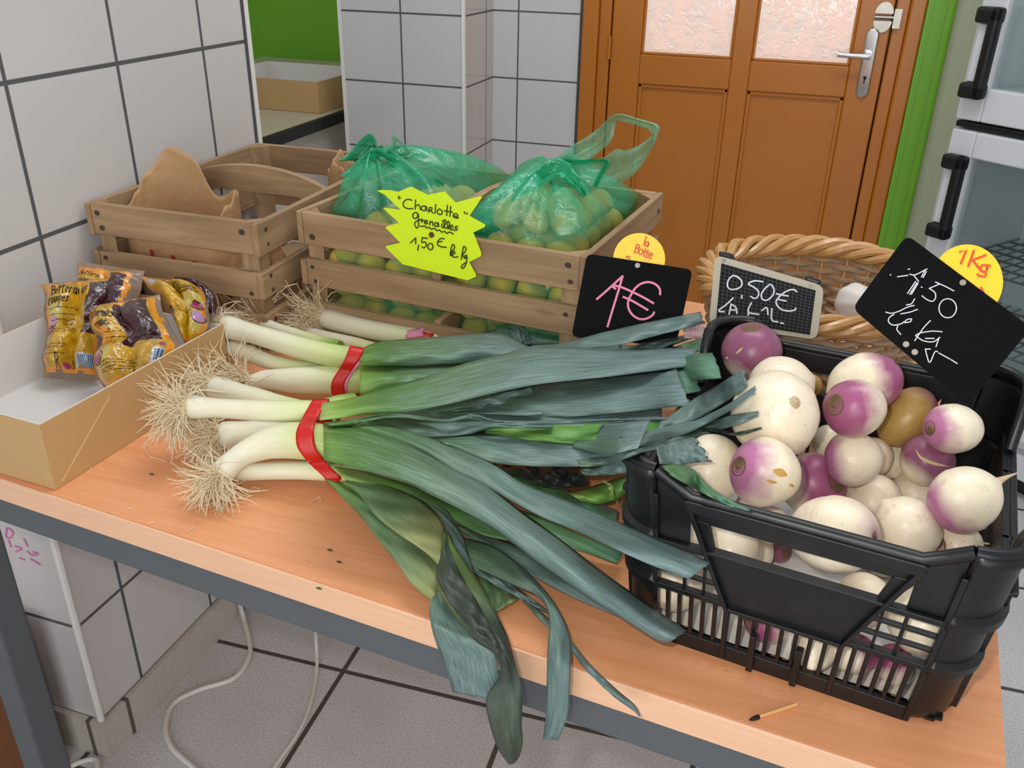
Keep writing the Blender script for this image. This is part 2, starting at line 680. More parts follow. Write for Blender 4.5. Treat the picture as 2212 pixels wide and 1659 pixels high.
# handle plate, lever and keyhole
hp = MB()
ol = []
for i in range(24):
    a = 2 * pi * i / 24
    ol.append(W0(1.068 + 0.0175 * cos(a), DY - 0.0005, 0.94 + (0.075 if sin(a) > 0 else -0.075) + 0.0175 * sin(a)))
hp.prism(ol, (0, -0.010, 0))
plate = bevel(hp.build('handle_plate', MAT['chrome'], door, True, angle=50), 0.004, 3)
hp = MB()
hp.tube([W0(1.066, DY - 0.008, 0.963), W0(1.066, DY - 0.045, 0.963)], 0.009, 12)
hp.tube([W0(1.070, DY - 0.046, 0.963), W0(1.055, DY - 0.050, 0.963), W0(1.02, DY - 0.050, 0.963), W0(0.984, DY - 0.046, 0.9645)], [0.010, 0.0085, 0.0075, 0.008], 12)
hp.build('lever', MAT['chrome'], plate, True)
hp = MB(); hp.tube([W0(1.068, DY - 0.0102, 0.902), W0(1.068, DY - 0.0122, 0.902)], 0.005, 10); hp.box(W0, 1.066, 1.070, DY - 0.0122, DY - 0.0102, 0.886, 0.902)
hp.build('keyhole', MAT['black'], plate)
# latch above the handle: two rounded plates and a barrel
lt = MB()
for zc, sg in ((1.083, 1), (1.040, -1)):
    ol = [W0(1.087 + 0.024 * cos(a), DY - 0.0005, zc + sg * 0.030 * sin(a) - sg * 0.012) for a in [pi * i / 12 for i in range(13)]]
    lt.prism(ol, (0, -0.005, 0))
    for dx, dz in ((-0.013, 0.0), (0.013, 0.0), (0.0, 0.010)):
        lt.tube([W0(1.087 + dx, DY - 0.005, zc + sg * (dz - 0.006)), W0(1.087 + dx, DY - 0.008, zc + sg * (dz - 0.006))], 0.004, 8)
lt.tube([W0(1.064, DY - 0.007, 1.0615), W0(1.128, DY - 0.007, 1.0615)], 0.005, 10)
lt.box(W0, 1.113, 1.132, DY - 0.018, DY - 0.006, 1.035, 1.085)
lt.tube([W0(1.122, DY - 0.019, 1.046), W0(1.122, DY - 0.022, 1.046)], 0.005, 8)
lt.tube([W0(1.122, DY - 0.019, 1.076), W0(1.122, DY - 0.022, 1.076)], 0.005, 8)
lt.build('latch', MAT['nickel'], door, True)

b = MB(); b.box(W0, 0.30, 1.14, DY + 0.045, DY + 0.055, 0.0, 0.925); b.box(W0, 0.30, 0.40, DY + 0.045, DY + 0.055, 0.925, 2.1); b.box(W0, 1.04, 1.14, DY + 0.045, DY + 0.055, 0.925, 2.1)
b.build('gap_backing', MAT['black'], door)  # black backing added behind the leaf so the door gaps show as dark shade

# green architrave and the pale wall behind the fridge
b = MB()
b.box(W0, 1.192, 1.255, DY - 0.030, DY + 0.1, 0, 2.8)
b.box(W0, 1.200, 1.206, DY - 0.034, DY - 0.03, 0, 2.8)
b.box(W0, 1.232, 1.238, DY - 0.034, DY - 0.03, 0, 2.8)
b.tube([W0(1.256, DY - 0.024, 0), W0(1.256, DY - 0.024, 2.8)], 0.007, 8)
structure('trim_6', b, MAT['greentrim'])
b = MB(); b.box(W0, 1.255, 2.6, DY, DY + 0.1, 0, 2.8)
structure('wall_right_of_door', b, MAT['palegreen'])
b = MB(); b.box(W0, 0.2, 1.3, DY - 0.02, DY + 0.1, 2.1, 2.8)
structure('wall_above_door', b, MAT['palegreen'])

# ---------------------------------------------------------------- the glass-door fridge, standing askew in the corner
MAT['fridgewhite'] = plain('white enamel', '#d2d2d6', 0.35)
MAT['fridgein'] = plain('grey fridge lining', '#dcdfe0', 0.5)
MAT['wire'] = plain('grey coated wire', '#5d6266', 0.4, 0.3)
k = NT('fridge door glass')
gl = k.node('ShaderNodeBsdfGlossy'); gl.inputs['Roughness'].default_value = 0.04
tr = k.node('ShaderNodeBsdfTransparent'); tr.inputs['Color'].default_value = (0.86, 0.9, 0.9, 1)
mx = k.node('ShaderNodeMixShader'); mx.inputs[0].default_value = 0.06
k.t.links.new(tr.outputs[0], mx.inputs[1]); k.t.links.new(gl.outputs[0], mx.inputs[2]); k.t.links.new(mx.outputs[0], k.out.inputs['Surface'])
MAT['glass'] = k.mat
FD = -38.0                                  # heading of its front
fp = Plane((1.55, 1.42, 0.1), (-sin(radians(38)), -cos(radians(38)), 0))
c0 = fp.hit(2003, 532)
FF = Fr((c0.x, c0.y, 0), FD)                # x along the front, y into the fridge
ZF = zm(1750, 0, 2.37)


def fz(u, v):
    q = fp.hit(*ZF([(u, v)])[0])
    w = q - FF.o
    return w.dot(FF.x), q.z


s_strip0, z_strip1 = fz(725, 605)
z_strip0 = fz(725, 640)[1]
z_top1 = fz(880, 512)[1]
FW, FDp, FH = 0.75, 0.42, 1.95
fg = thing('display_fridge', 'white two-door glass display fridge with black handles at right of orange door', 'fridge', FF(FW / 2, FDp / 2, 0))


def fbox(name, m, boxes, bv=0.004, parent=None):
    q = MB()
    for bx in boxes:
        q.box(FF, *bx)
    return bevel(q.build(name, MAT[m], parent or fg), bv)


zl0, zl1 = 0.16, z_strip0 - 0.004            # lower door
zu0, zu1 = z_strip1 + 0.004, FH - 0.08       # upper door
fbox('body', 'fridgein', [(0.0, 0.02, 0.03, FDp, 0.12, FH), (FW - 0.02, FW, 0.03, FDp, 0.12, FH), (0.02, FW - 0.02, FDp - 0.02, FDp, 0.12, FH),
                          (0.02, FW - 0.02, 0.03, FDp - 0.02, 0.12, 0.15), (0.02, FW - 0.02, 0.03, FDp - 0.02, FH - 0.03, FH), (0.02, FW - 0.02, 0.03, FDp - 0.02, z_strip0, z_strip1)])
fbox('base', 'fridgewhite', [(0.0, FW, 0.0, FDp, 0.055, 0.12)])
fbox('plinth', 'black', [(0.02, FW - 0.02, 0.04, FDp - 0.02, 0.0, 0.055)])
fbox('divider_strip', 'black', [(0.0, FW, -0.004, 0.03, z_strip0, z_strip1)])
for (a, c, nm) in ((zl0, zl1, 'l'), (zu0, zu1, 'u')):
    st = 0.062
    d = fbox('door', 'fridgewhite', [(0, st, -0.012, 0.028, a, c), (FW - st, FW, -0.012, 0.028, a, c), (st, FW - st, -0.012, 0.028, a, a + 0.075), (st, FW - st, -0.012, 0.028, c - 0.06, c)])
    q = MB(); q.box(FF, st, FW - st, 0.004, 0.010, a + 0.075, c - 0.06); q.build('glass', MAT['glass'], d)
    if nm == 'l':
        hz1, hz0 = fz(760, 780)[1], fz(660, 1200)[1]
    else:
        hz1, hz0 = fz(940, 30)[1], fz(830, 495)[1]
    h = fbox('handle', 'black', [(0.008, 0.066, -0.045, -0.012, hz0, hz0 + 0.035), (0.008, 0.066, -0.045, -0.012, hz1 - 0.035, hz1), (0.040, 0.066, -0.045, -0.018, hz0, hz1)], 0.008, d)
    fbox('handle_inset', 'fridgewhite', [(0.016, 0.036, -0.030, -0.012, hz0 + 0.036, hz1 - 0.036)], 0.003, h)
for zz in (0.33, 0.52):
    if zz > z_strip0 - 0.08:
        continue
    q = MB()
    for i in range(25):
        x = 0.03 + i * (FW - 0.06) / 24
        q.tube([FF(x, 0.05, zz), FF(x, FDp - 0.03, zz)], 0.0022, 5)
    for y in (0.05, 0.11, 0.17, 0.23, 0.29, 0.35):
        q.tube([FF(0.022, y, zz - 0.003), FF(FW - 0.022, y, zz - 0.003)], 0.003, 5)
    q.build('wire_shelf', MAT['wire'], fg)
q = MB(); q.box(FF, 0.022, FW - 0.022, 0.045, FDp - 0.03, z_strip1 + 0.055, z_strip1 + 0.065); q.build('shelf', MAT['fridgewhite'], fg)
MAT['foodwhite'] = plain('white waxed packing', '#d9d2c6', 0.5, var=0.15, vscale=20)
MAT['foodbrown'] = plain('brown crust', '#8a5a36', 0.6, var=0.3, vscale=40)
q = MB()
prof = [(0.0, 0.0), (0.088, 0.0), (0.095, 0.012), (0.095, 0.075), (0.088, 0.085), (0.0, 0.085)]
mt = Matrix.Translation(FF(0.26, 0.17, z_strip1 + 0.0655))
q.lathe(prof, mt, 32)
ch = q.build('cheese_wheel', MAT['foodwhite'], None, True)
tag(ch, 'white round cheese with brown top on the upper shelf of the fridge', 'cheese')
q = MB(); q.lathe([(0.0, 0.0855), (0.086, 0.0855), (0.084, 0.094), (0.0, 0.096)], mt, 32); q.build('rind', MAT['foodbrown'], ch, True)
# ================================================================ the table
TAB = Fr((0.02, -0.187, 0), -5.06)
TL, TD = 1.155, 0.85
EX, EY = TAB.x, TAB.y


def front_dist(p):
    return -(p - TAB.o).dot(EY)


def on_table(u, v, z, hang=0.016):
    "point at height z, or hanging just in front of the table edge once the ray leaves the table top"
    p = at(u, v, z)
    if front_dist(p) > hang:
        d = ray(u, v)
        n = -EY
        p = CAM + d * ((TAB.o + n * hang - CAM).dot(n) / d.dot(n))
    return p


k = NT('beech laminate')
c = k.coord('Object', (2.2, 34, 30), rot=(0, 0, radians(5)))
g = k.noise(c, 3.0, 4, 0.6, 0.3)
fl = k.noise(k.coord('Object', (38, 420, 300), rot=(0, 0, radians(5))), 1.0, 2, 0.5)
col = k.mix(k.ramp(g, [(0.3, 0.0), (0.72, 1.0)]), '#dd9464', '#e8a577')
col = k.mix(k.ramp(fl, [(0.70, 0.0), (0.76, 0.6)]), col, '#ad6239')
MAT['beech'] = k.done(col, 0.42, spec=0.4)
k = NT('beech edge band')
g = k.noise(k.coord('Object', (4, 60, 160), rot=(0, 0, radians(5))), 2.0, 4)
MAT['beechedge'] = k.done(k.mix(g, '#dcaa86', '#eabf9e'), 0.42, spec=0.4)  # paler than the top: flash on the front edge is put into the colour
MAT['steel'] = plain('grey painted steel', '#565a5e', 0.5, var=0.1, vscale=10)

table = thing('table', 'long table with beech top and grey steel frame carrying all the vegetables', 'table', TAB(TL / 2, TD / 2, 0))
b = MB(); b.box(TAB, 0.003, TL, 0.003, TD, T - 0.03, T)
b.build('tabletop', MAT['beech'], table)
b = MB(); b.box(TAB, 0, TL, 0.0, 0.003, T - 0.03, T - 0.0004)
bevel(b.build('edge_band', MAT['beechedge'], table), 0.001)
for args in ((0.02, TL - 0.05, 0.008, 0.038), (0.02, TL - 0.05, TD - 0.06, TD - 0.03)):
    b = MB(); b.box(TAB, *args, T - 0.072, T - 0.0305); bevel(b.build('apron', MAT['steel'], table), 0.003)
for args in ((0.02, 0.05, 0.038, TD - 0.06), (TL - 0.08, TL - 0.05, 0.038, TD - 0.06)):
    b = MB(); b.box(TAB, *args, T - 0.072, T - 0.0305); bevel(b.build('apron', MAT['steel'], table), 0.003)
for x in (0.024, TL - 0.13):
    for y in (0.010, TD - 0.1):
        b = MB(); b.box(TAB, x, x + 0.042, y, y + 0.042, 0.0, T - 0.0725); bevel(b.build('leg', MAT['steel'], table), 0.004)

# ---------------------------------------------------------------- floor things
MAT['cable'] = plain('white cable', '#d9d5cf', 0.4)


def cable(name, pts, label, r=0.0042):
    P = [at(u, v, z) for u, v, z in pts]
    P = [Vector(p) for p in catmull([tuple(p) for p in P], 70)]
    b = MB(); b.tube(P, r, 10)
    o = b.build(name, MAT['cable'], None, True)
    return tag(o, label, 'cable')


cable('cable', [(515, 1290, 0.06), (525, 1330, 0.012), (538, 1380, 0.0045), (538, 1420, 0.0045), (505, 1465, 0.0045), (430, 1490, 0.0045), (375, 1520, 0.0045), (358, 1570, 0.0045), (372, 1615, 0.0045), (420, 1660, 0.0045), (480, 1720, 0.0045)],
      'thick white cable curling in an S across the floor tiles', 0.0046)
cable('cable', [(681, 1350, 0.10), (683, 1385, 0.03), (684, 1450, 0.0035), (668, 1530, 0.0035), (640, 1590, 0.0035), (605, 1640, 0.0035), (560, 1710, 0.0035)],
      'thinner white cable running straight down the floor right of the curled one', 0.0032)
cable('cable', [(140, 1670, 0.0045), (160, 1652, 0.0045), (200, 1640, 0.0045), (210, 1650, 0.0045), (206, 1668, 0.0045)], 'loop of white cable at the bottom of the pillar skirting', 0.0046)

MAT['carton'] = plain('brown carton', '#8a5a34', 0.75, var=0.25, vscale=8)
MAT['orangeink'] = plain('orange print', '#c98a1c', 0.6)
bx = Fr((-0.22, -0.21, 0), 0)
t = thing('carton', 'brown cardboard carton with orange print on the floor behind the table leg', 'box', bx(0, 0.08, 0))
b = MB(); b.box(bx, -0.16, 0.17, 0.0, 0.17, 0.0, 0.30); bevel(b.build('body', MAT['carton'], t), 0.003)
b = MB()
for i in range(1):
    b.box(bx, 0.1702, 0.1706, 0.02 + 0.022 * i, 0.033 + 0.022 * i, 0.12 + 0.012 * (i % 3), 0.20 - 0.013 * (i % 2))
b.build('print', MAT['orangeink'], t)

# ---------------------------------------------------------------- cardboard tray with beetroot packs
MAT['card'] = plain('brown card', '#c09a68', 0.6, var=0.08, vscale=6)
MAT['cardwhite'] = plain('white card lining', '#d9d4d0', 0.55)


def tray(name, fr, w, d, h, label):
    t = thing(name, label, 'box', fr(w / 2, d / 2, 0))
    th = 0.0016

    def part(nm, x0, x1, y0, y1, z0, z1, m):
        q = MB(); q.box(fr, x0, x1, y0, y1, z0, z1); return q.build(nm, MAT[m], t)
    part('base', 0, w, 0, d, 0.0006, 0.002, 'card')
    part('base_lining', th * 2, w - th * 2, th * 2, d - th * 2, 0.002, 0.003, 'cardwhite')
    part('front_side', 0, w, 0, th, 0.002, h, 'card')
    part('front_lining', th, w - th, th, th * 2, 0.003, h, 'cardwhite')
    part('back_side', 0, w, d - th, d, 0.002, h, 'card')
    part('back_lining', th, w - th, d - th * 2, d - th, 0.003, h, 'cardwhite')
    part('left_side', 0, th, th, d - th, 0.002, h, 'card')
    part('left_lining', th, th * 2, th * 2, d - th * 2, 0.003, h, 'cardwhite')
    part('right_side', w - th, w, th, d - th, 0.002, h, 'card')
    part('right_lining', w - th * 2, w - th, th * 2, d - th * 2, 0.003, h, 'cardwhite')
    return t


TR = Fr((0.038, -0.185, T), -3.5)
TW, TDp, TH = 0.226, 0.290, 0.079
tb = tray('cardboard_tray', TR, TW, TDp, TH, 'open brown cardboard tray with white inside holding beetroot packs, at left table corner')
MAT['crease'] = plain('pale crease in card', '#d9b888', 0.6)
rp = Plane(TR(TW, 0, 0), TR.x)
strokes('crease', MAT['crease'], [[(236, 858), (134, 1040)]], rp, 3, tb, 0.0002, False)
CT = Fr((-0.975, 1.812, 0.7185), 0)
tray('cardboard_tray', CT, 0.41, 0.36, 0.098, 'brown cardboard tray with white inside on the counter beyond the opening')

# beetroot packs ---------------------------------------------------------------
MAT['packfilm'] = NT('clear pack film')
k = MAT['packfilm']
tr = k.node('ShaderNodeBsdfTransparent'); tr.inputs['Color'].default_value = (0.94, 0.9, 0.88, 1)
gl = k.node('ShaderNodeBsdfPrincipled'); gl.inputs['Base Color'].default_value = lin('#a89c98'); gl.inputs['Roughness'].default_value = 0.12
mx = k.node('ShaderNodeMixShader'); mx.inputs[0].default_value = 0.42
k.t.links.new(tr.outputs[0], mx.inputs[1]); k.t.links.new(gl.outputs[0], mx.inputs[2]); k.t.links.new(mx.outputs[0], k.out.inputs['Surface'])
MAT['packfilm'] = k.mat
MAT['packorange'] = plain('orange yellow print', '#d98a0a', 0.22, coat=1.0)
k = NT('mustard print over beetroot')
n = k.noise(k.coord('Object'), 60, 3)
MAT['packyellow'] = k.done(k.mix(k.ramp(n, [(0.35, 0.0), (0.7, 1.0)]), '#a67c04', '#cf9d10'), 0.2, coat=1.0, coat_rough=0.05)
MAT['packlight'] = plain('pale yellow print', '#c2b05a', 0.2, coat=1.0, var=0.2, vscale=60)
MAT['beet'] = plain('dark red beetroot under film', '#3c0c18', 0.15, coat=1.0, var=0.5, vscale=40)
MAT['barwhite'] = plain('white printed panel', '#aab4c4', 0.25, coat=1.0)
MAT['ink'] = plain('black print', '#17120c', 0.3)
MAT['inkblue'] = plain('blue bars', '#3d5070', 0.3)
MAT['magenta'] = plain('magenta print', '#9c2a5c', 0.25, coat=1.0)
MAT['pinkprint'] = plain('pink print', '#b886b6', 0.25, coat=1.0)
for m_ in ('packorange', 'packyellow', 'packlight', 'beet', 'barwhite'):
    tr_ = MAT[m_].node_tree
    tc = tr_.nodes.new('ShaderNodeTexCoord'); nz = tr_.nodes.new('ShaderNodeTexNoise'); bp_ = tr_.nodes.new('ShaderNodeBump')
    nz.inputs['Scale'].default_value = 120; nz.inputs['Detail'].default_value = 3; nz.inputs['Distortion'].default_value = 1.2
    bp_.inputs['Strength'].default_value = 0.55; bp_.inputs['Distance'].default_value = 0.003
    tr_.links.new(tc.outputs['Object'], nz.inputs['Vector']); tr_.links.new(nz.outputs['Fac'], bp_.inputs['Height'])
    pb_ = tr_.nodes['Principled BSDF']
    tr_.links.new(bp_.outputs[0], pb_.inputs['Normal']); tr_.links.new(bp_.outputs[0], pb_.inputs['Coat Normal'])
PACKM = ['packfilm', 'packorange', 'packyellow', 'packlight', 'beet', 'barwhite']
Z5 = zm(80, 550, 5.351)

GLY = {  # tiny stroke alphabet for the print on the packs, unit box
    'B': [[(0, 0), (0.1, 1)], [(0.1, 1), (0.55, 0.9), (0.5, 0.6), (0.1, 0.52)], [(0.1, 0.52), (0.6, 0.45), (0.55, 0.1), (0, 0)]],
    'R': [[(0, 0), (0.1, 1)], [(0.1, 1), (0.6, 0.92), (0.55, 0.58), (0.1, 0.5)], [(0.2, 0.5), (0.65, 0)]],
    'e': [[(0.05, 0.25), (0.45, 0.32), (0.35, 0.52), (0.1, 0.4), (0.1, 0.1), (0.45, 0.05)]],
    't': [[(0.25, 0.95), (0.15, 0.1), (0.35, 0.02)], [(0.0, 0.6), (0.5, 0.68)]],
    'r': [[(0.1, 0.5), (0.1, 0)], [(0.1, 0.35), (0.25, 0.5), (0.42, 0.45)]],
    'a': [[(0.42, 0.5), (0.1, 0.45), (0.05, 0.1), (0.35, 0.1), (0.42, 0.5), (0.42, 0.05), (0.55, 0.03)]],
    'v': [[(0.05, 0.5), (0.2, 0.02), (0.45, 0.52)]],
    's': [[(0.42, 0.48), (0.15, 0.45), (0.35, 0.2), (0.05, 0.05)]],
    'o': [[(0.25, 0.5), (0.05, 0.25), (0.25, 0.02), (0.45, 0.25), (0.25, 0.5)]],
    'u': [[(0.05, 0.5), (0.1, 0.05), (0.35, 0.08), (0.42, 0.5), (0.45, 0.03)]],
    'g': [[(0.42, 0.5), (0.1, 0.42), (0.1, 0.12), (0.38, 0.15), (0.42, 0.5), (0.36, -0.4), (0.05, -0.35)]],
    'n': [[(0.05, 0.5), (0.08, 0)], [(0.08, 0.35), (0.3, 0.52), (0.4, 0.4), (0.42, 0.02)]],
    'c': [[(0.42, 0.42), (0.2, 0.5), (0.05, 0.25), (0.2, 0.03), (0.42, 0.08)]],
    'h': [[(0.1, 1), (0.08, 0)], [(0.08, 0.35), (0.3, 0.5), (0.4, 0.35), (0.4, 0)]],
    'i': [[(0.2, 0.5), (0.2, 0)]], 'l': [[(0.2, 1), (0.15, 0)]],
    'L': [[(0.1, 1), (0.05, 0.02), (0.5, 0.0)]], 'C': [[(0.5, 0.85), (0.2, 1), (0.03, 0.5), (0.2, 0.02), (0.5, 0.12)]],
    'A': [[(0, 0), (0.28, 1), (0.55, 0)], [(0.12, 0.35), (0.45, 0.35)]], 'O': [[(0.25, 1), (0, 0.5), (0.25, 0), (0.55, 0.5), (0.25, 1)]],
}


def text_polys(txt, x, y, h, adv=0.62, slant=0.15, gap=1.0):
    out = []
    for ch in txt:
        for st in GLY.get(ch, []):
            out.append([(x + (a + b * slant) * h * gap, y + b * h) for a, b in st])
        x += adv * h * gap
    return out


def pack(label, Lp, Rp, plane, thick, regions, writing, N=46, Mm=40, lumps=(2, 2), seed=0, rr=None):
    """a vacuum pack: left and right edges as photo pixels on the plane it leans in,
    a, b run 0..1 across and down; lumps of beetroot swell it along the plane's normal"""
    rnd = random.Random(seed)
    ph = [rnd.uniform(0, 6.28) for _ in range(8)]
    Lq = catmull([plane.uv(plane.hit(u, v)) for u, v in Z5(Lp)], N)
    Rq = catmull([plane.uv(plane.hit(u, v)) for u, v in Z5(Rp)], N)
    Lq = np.asarray(Lq); Rq = np.asarray(Rq)

    def hgt(a, b):
        e = max(0.0, 1 - abs(2 * a - 1) ** 5) * max(0.0, 1 - abs(2 * b - 1) ** 5)
        la = abs(sin(pi * a * lumps[0] + 0.15 * sin(5 * b + ph[0])))
        lb = abs(sin(pi * b * lumps[1] + 0.2 * sin(4 * a + ph[1])))
        w = 0.035 * sin(23 * a + 9 * b + ph[2]) + 0.03 * sin(31 * b - 11 * a + ph[3]) + 0.03 * sin(40 * b + 5 * sin(9 * a))
        return thick * e ** 0.8 * (0.30 + 0.70 * (la * lb) ** 0.6 + w)

    def pos(a, b, off=0.0):
        y = b * (N - 1)
        i = min(N - 2, max(0, int(y)))
        f = y - i
        l = Lq[i] * (1 - f) + Lq[i + 1] * f
        r = Rq[i] * (1 - f) + Rq[i + 1] * f
        q = l * (1 - a) + r * a
        return plane.pt(q[0], q[1], hgt(a, b) + off)
    rows, mi = [], []
    for i in range(N):
        rows.append([pos(j / (Mm - 1), i / (N - 1)) for j in range(Mm)])
    for i in range(N - 1):
        for j in range(Mm - 1):
            mi.append(regions((j + 0.5) / (Mm - 1), (i + 0.5) / (N - 1)))
    t = thing('beetroot_pack', label, 'vacuum pack', pos(0.5, 0.98), 'vacuum packs of beetroot')
    mb = MB(); mb.grid(rows, mi)
    back = [[plane.pt(*(Lq[i] * (1 - j / 9) + Rq[i] * (j / 9)), -0.3 * thick * max(0, 1 - abs(2 * j / 9 - 1) ** 4) * max(0, 1 - abs(2 * i / (N - 1) - 1) ** 4) - 0.0004) for j in range(10)] for i in range(N)]
    mb.grid(back, 2)
    mb.build('pouch', [MAT[m] for m in PACKM], t, True, angle=80, fix=False)
    for nm, m, polys, w in writing:
        mb = MB()
        for kx, poly in enumerate(polys):
            if len(poly) > 2 and nm != 'logo':
                poly = [tuple(q) for q in catmull(poly, 5 * len(poly))]
            elif len(poly) == 2:
                poly = [tuple(q) for q in catmull(poly, 14)]
            ribbon2d(poly, w, lambda a, b, o=0.0005 + 0.00001 * kx: pos(min(0.99, max(0.01, a)), min(0.99, max(0.01, b)), o), mb)
        mb.build(nm, MAT[m], t, fix=False)
    return t, pos


def blob(cx, cy, rx, ry, n=20):
    "fill a printed patch with overlapping rows"
    return [[(cx - rx * sqrt(max(0, 1 - y * y)), cy + ry * y), (cx + rx * sqrt(max(0, 1 - y * y)), cy + ry * y)] for y in np.linspace(-0.92, 0.92, n)]


def tx(txt, x, y, h, k=0.8):
    "text with b downwards"
    return [[(a, 2 * y - b) for a, b in p] for p in text_polys(txt, x, y, h, gap=k)]


def print_lines(x0, x1, ys, rnd):
    out = []
    for y in ys:
        x = x0
        while x < x1 - 0.02:
            L = rnd.uniform(0.03, 0.09)
            out.append([(x, y + rnd.uniform(-0.004, 0.004)), (min(x1, x + L), y + rnd.uniform(-0.004, 0.004))])
            x += L + 0.018
    return out


def edge_region(a, b, e=0.055, o=0.045):
    d = min(a, 1 - a, b * 1.1, (1 - b) * 1.1) + 0.012 * sin(17 * a + 13 * b)
    return 0 if d < e else (1 if d < e + o else None)


def reg_left(a, b):
    r = edge_region(a, b)
    if r is not None:
        return r
    if b < 0.62 and a > 0.60 + 0.10 * (b - 0.3) ** 2 * 8 and a < 0.90 and b > 0.11:
        return 4
    if b > 0.30 and b < 0.62 and a < 0.3:
        return 3 if (a + (b - 0.30)) < 0.42 else 2
    if b > 0.80 and b < 0.93 and a > 0.62 and a < 0.93:
        return 5
    return 2


def reg_center(a, b):
    r = edge_region(a, b, 0.05, 0.05)
    if r is not None:
        return r
    if 0.42 < a < 0.86 and b < 0.60:
        return 4
    if b > 0.60 and a < 0.32 and (a + (b - 0.60)) < 0.36:
        return 3
    if a > 0.80 and 0.70 < b < 0.86:
        return 5
    if a < 0.20 and b < 0.5:
        return 1
    return 2


def reg_right(a, b):
    r = edge_region(a, b, 0.04, 0.05)
    if r is not None:
        return r
    if 0.35 < b < 0.85 and a > 0.5:
        return 3
    if a < 0.22 and b < 0.2:
        return 5
    if a < 0.16 and 0.5 < b < 0.75:
        return 4
    return 2


def reg_back(a, b):
    r = edge_region(a, b, 0.09, 0.06)
    if r is not None:
        return r
    return 4 if a > 0.62 else (1 if b < 0.2 else 2)


rnd = random.Random(4)
bars = [[(x, 0.815), (x, 0.915)] for x in np.linspace(0.66, 0.90, 9)]
pl2 = Plane((0.10, 0.085, 0.815), (0.05, -0.72, 0.69))
pack('beetroot pack at the back of the tray, only its yellow and dark upper strip showing', [(450, 75), (462, 220), (475, 420), (560, 560), (600, 800), (640, 950)], [(1245, 190), (1215, 300), (1200, 420), (1150, 540), (1120, 800), (1100, 950)], pl2, 0.026, reg_back,
     [('lettering', 'ink', tx('Bettera', 0.16, 0.22, 0.085, 0.75) + tx('rouges', 0.14, 0.32, 0.085, 0.75), 0.0035)], lumps=(2, 1), seed=3)
pl5 = Plane((0.245, 0.075, 0.80), (0.12, -0.60, 0.75))
pack('dark beetroot pack on the far right of the tray, half hidden by the others', [(1500, 250), (1700, 340), (1850, 460), (1900, 720)], [(1760, 320), (2010, 390), (2105, 550), (2075, 730)], pl5, 0.016, lambda a, b: 0 if edge_region(a, b, 0.05, 0.0) == 0 else (1 if b < 0.12 else 4), [], lumps=(1, 1), seed=8)
pl1 = Plane((0.105, 0.0, 0.745), (0.45, -0.60, 0.66))
pack('leftmost beetroot pack in the tray, leaning against its left side', [(15, 340), (70, 420), (95, 520), (75, 640), (110, 860), (85, 1080), (50, 1200), (85, 1330), (60, 1420)],
     [(880, 270), (985, 320), (960, 560), (900, 640), (830, 800), (760, 960), (745, 1150), (735, 1330), (730, 1460)], pl1, 0.030, reg_left,
     [('lettering', 'ink', tx('Betteraves', 0.12, 0.20, 0.115, 0.66) + tx('rouges', 0.10, 0.30, 0.115, 0.66), 0.0055),
      ('small_print', 'ink', print_lines(0.12, 0.5, (0.35, 0.41, 0.455, 0.50, 0.55, 0.575), rnd), 0.0026),
      ('small_print', 'ink', print_lines(0.1, 0.45, (0.72, 0.745, 0.80), rnd), 0.0026),
      ('brand', 'ink', tx('R', 0.27, 0.925, 0.12, 0.75) + tx('n', 0.52, 0.925, 0.13, 0.7), 0.007),
      ('brand_dot', 'magenta', blob(0.44, 0.90, 0.06, 0.025, 8), 0.004),
      ('logo', 'magenta', blob(0.10, 0.54, 0.05, 0.05, 10), 0.006), ('logo', 'pinkprint', blob(0.15, 0.46, 0.05, 0.035, 8), 0.006),
      ('bars', 'inkblue', bars, 0.006)], seed=1)
pl4 = Plane((0.20, 0.045, 0.80), (0.16, -0.62, 0.76))
pack('beetroot pack upside down at the right of the tray, pink bulb drawing showing', [(1205, 250), (1300, 400), (1430, 500), (1560, 700), (1640, 880), (1720, 1060)], [(1740, 320), (1940, 440), (1985, 680), (1995, 820), (1900, 960), (1790, 1060)], pl4, 0.026, reg_right,
     [('lettering', 'ink', [[(1.25 - a, 2 * 0.17 - b + 0.02) for a, b in p] for p in tx('LOCAL', 0.58, 0.19, 0.09, 0.75)] + print_lines(0.45, 0.9, (0.28, 0.305, 0.335), rnd), 0.005),
       ('logo', 'magenta', blob(0.80, 0.52, 0.12, 0.065, 14), 0.008), ('logo', 'pinkprint', blob(0.82, 0.68, 0.11, 0.06, 14), 0.008),
      ('logo_outline', 'ink', [[(0.80 + 0.135 * cos(t), 0.52 + 0.075 * sin(t)) for t in np.linspace(2.2, 6.6, 20)], [(0.82 + 0.125 * cos(t), 0.68 + 0.07 * sin(t)) for t in np.linspace(-0.5, 3.6, 20)], [(0.3, 0.60), (0.45, 0.61), (0.66, 0.60)]], 0.005)], seed=5)
pl3 = Plane((0.175, -0.012, 0.785), (0.14, -0.66, 0.74))
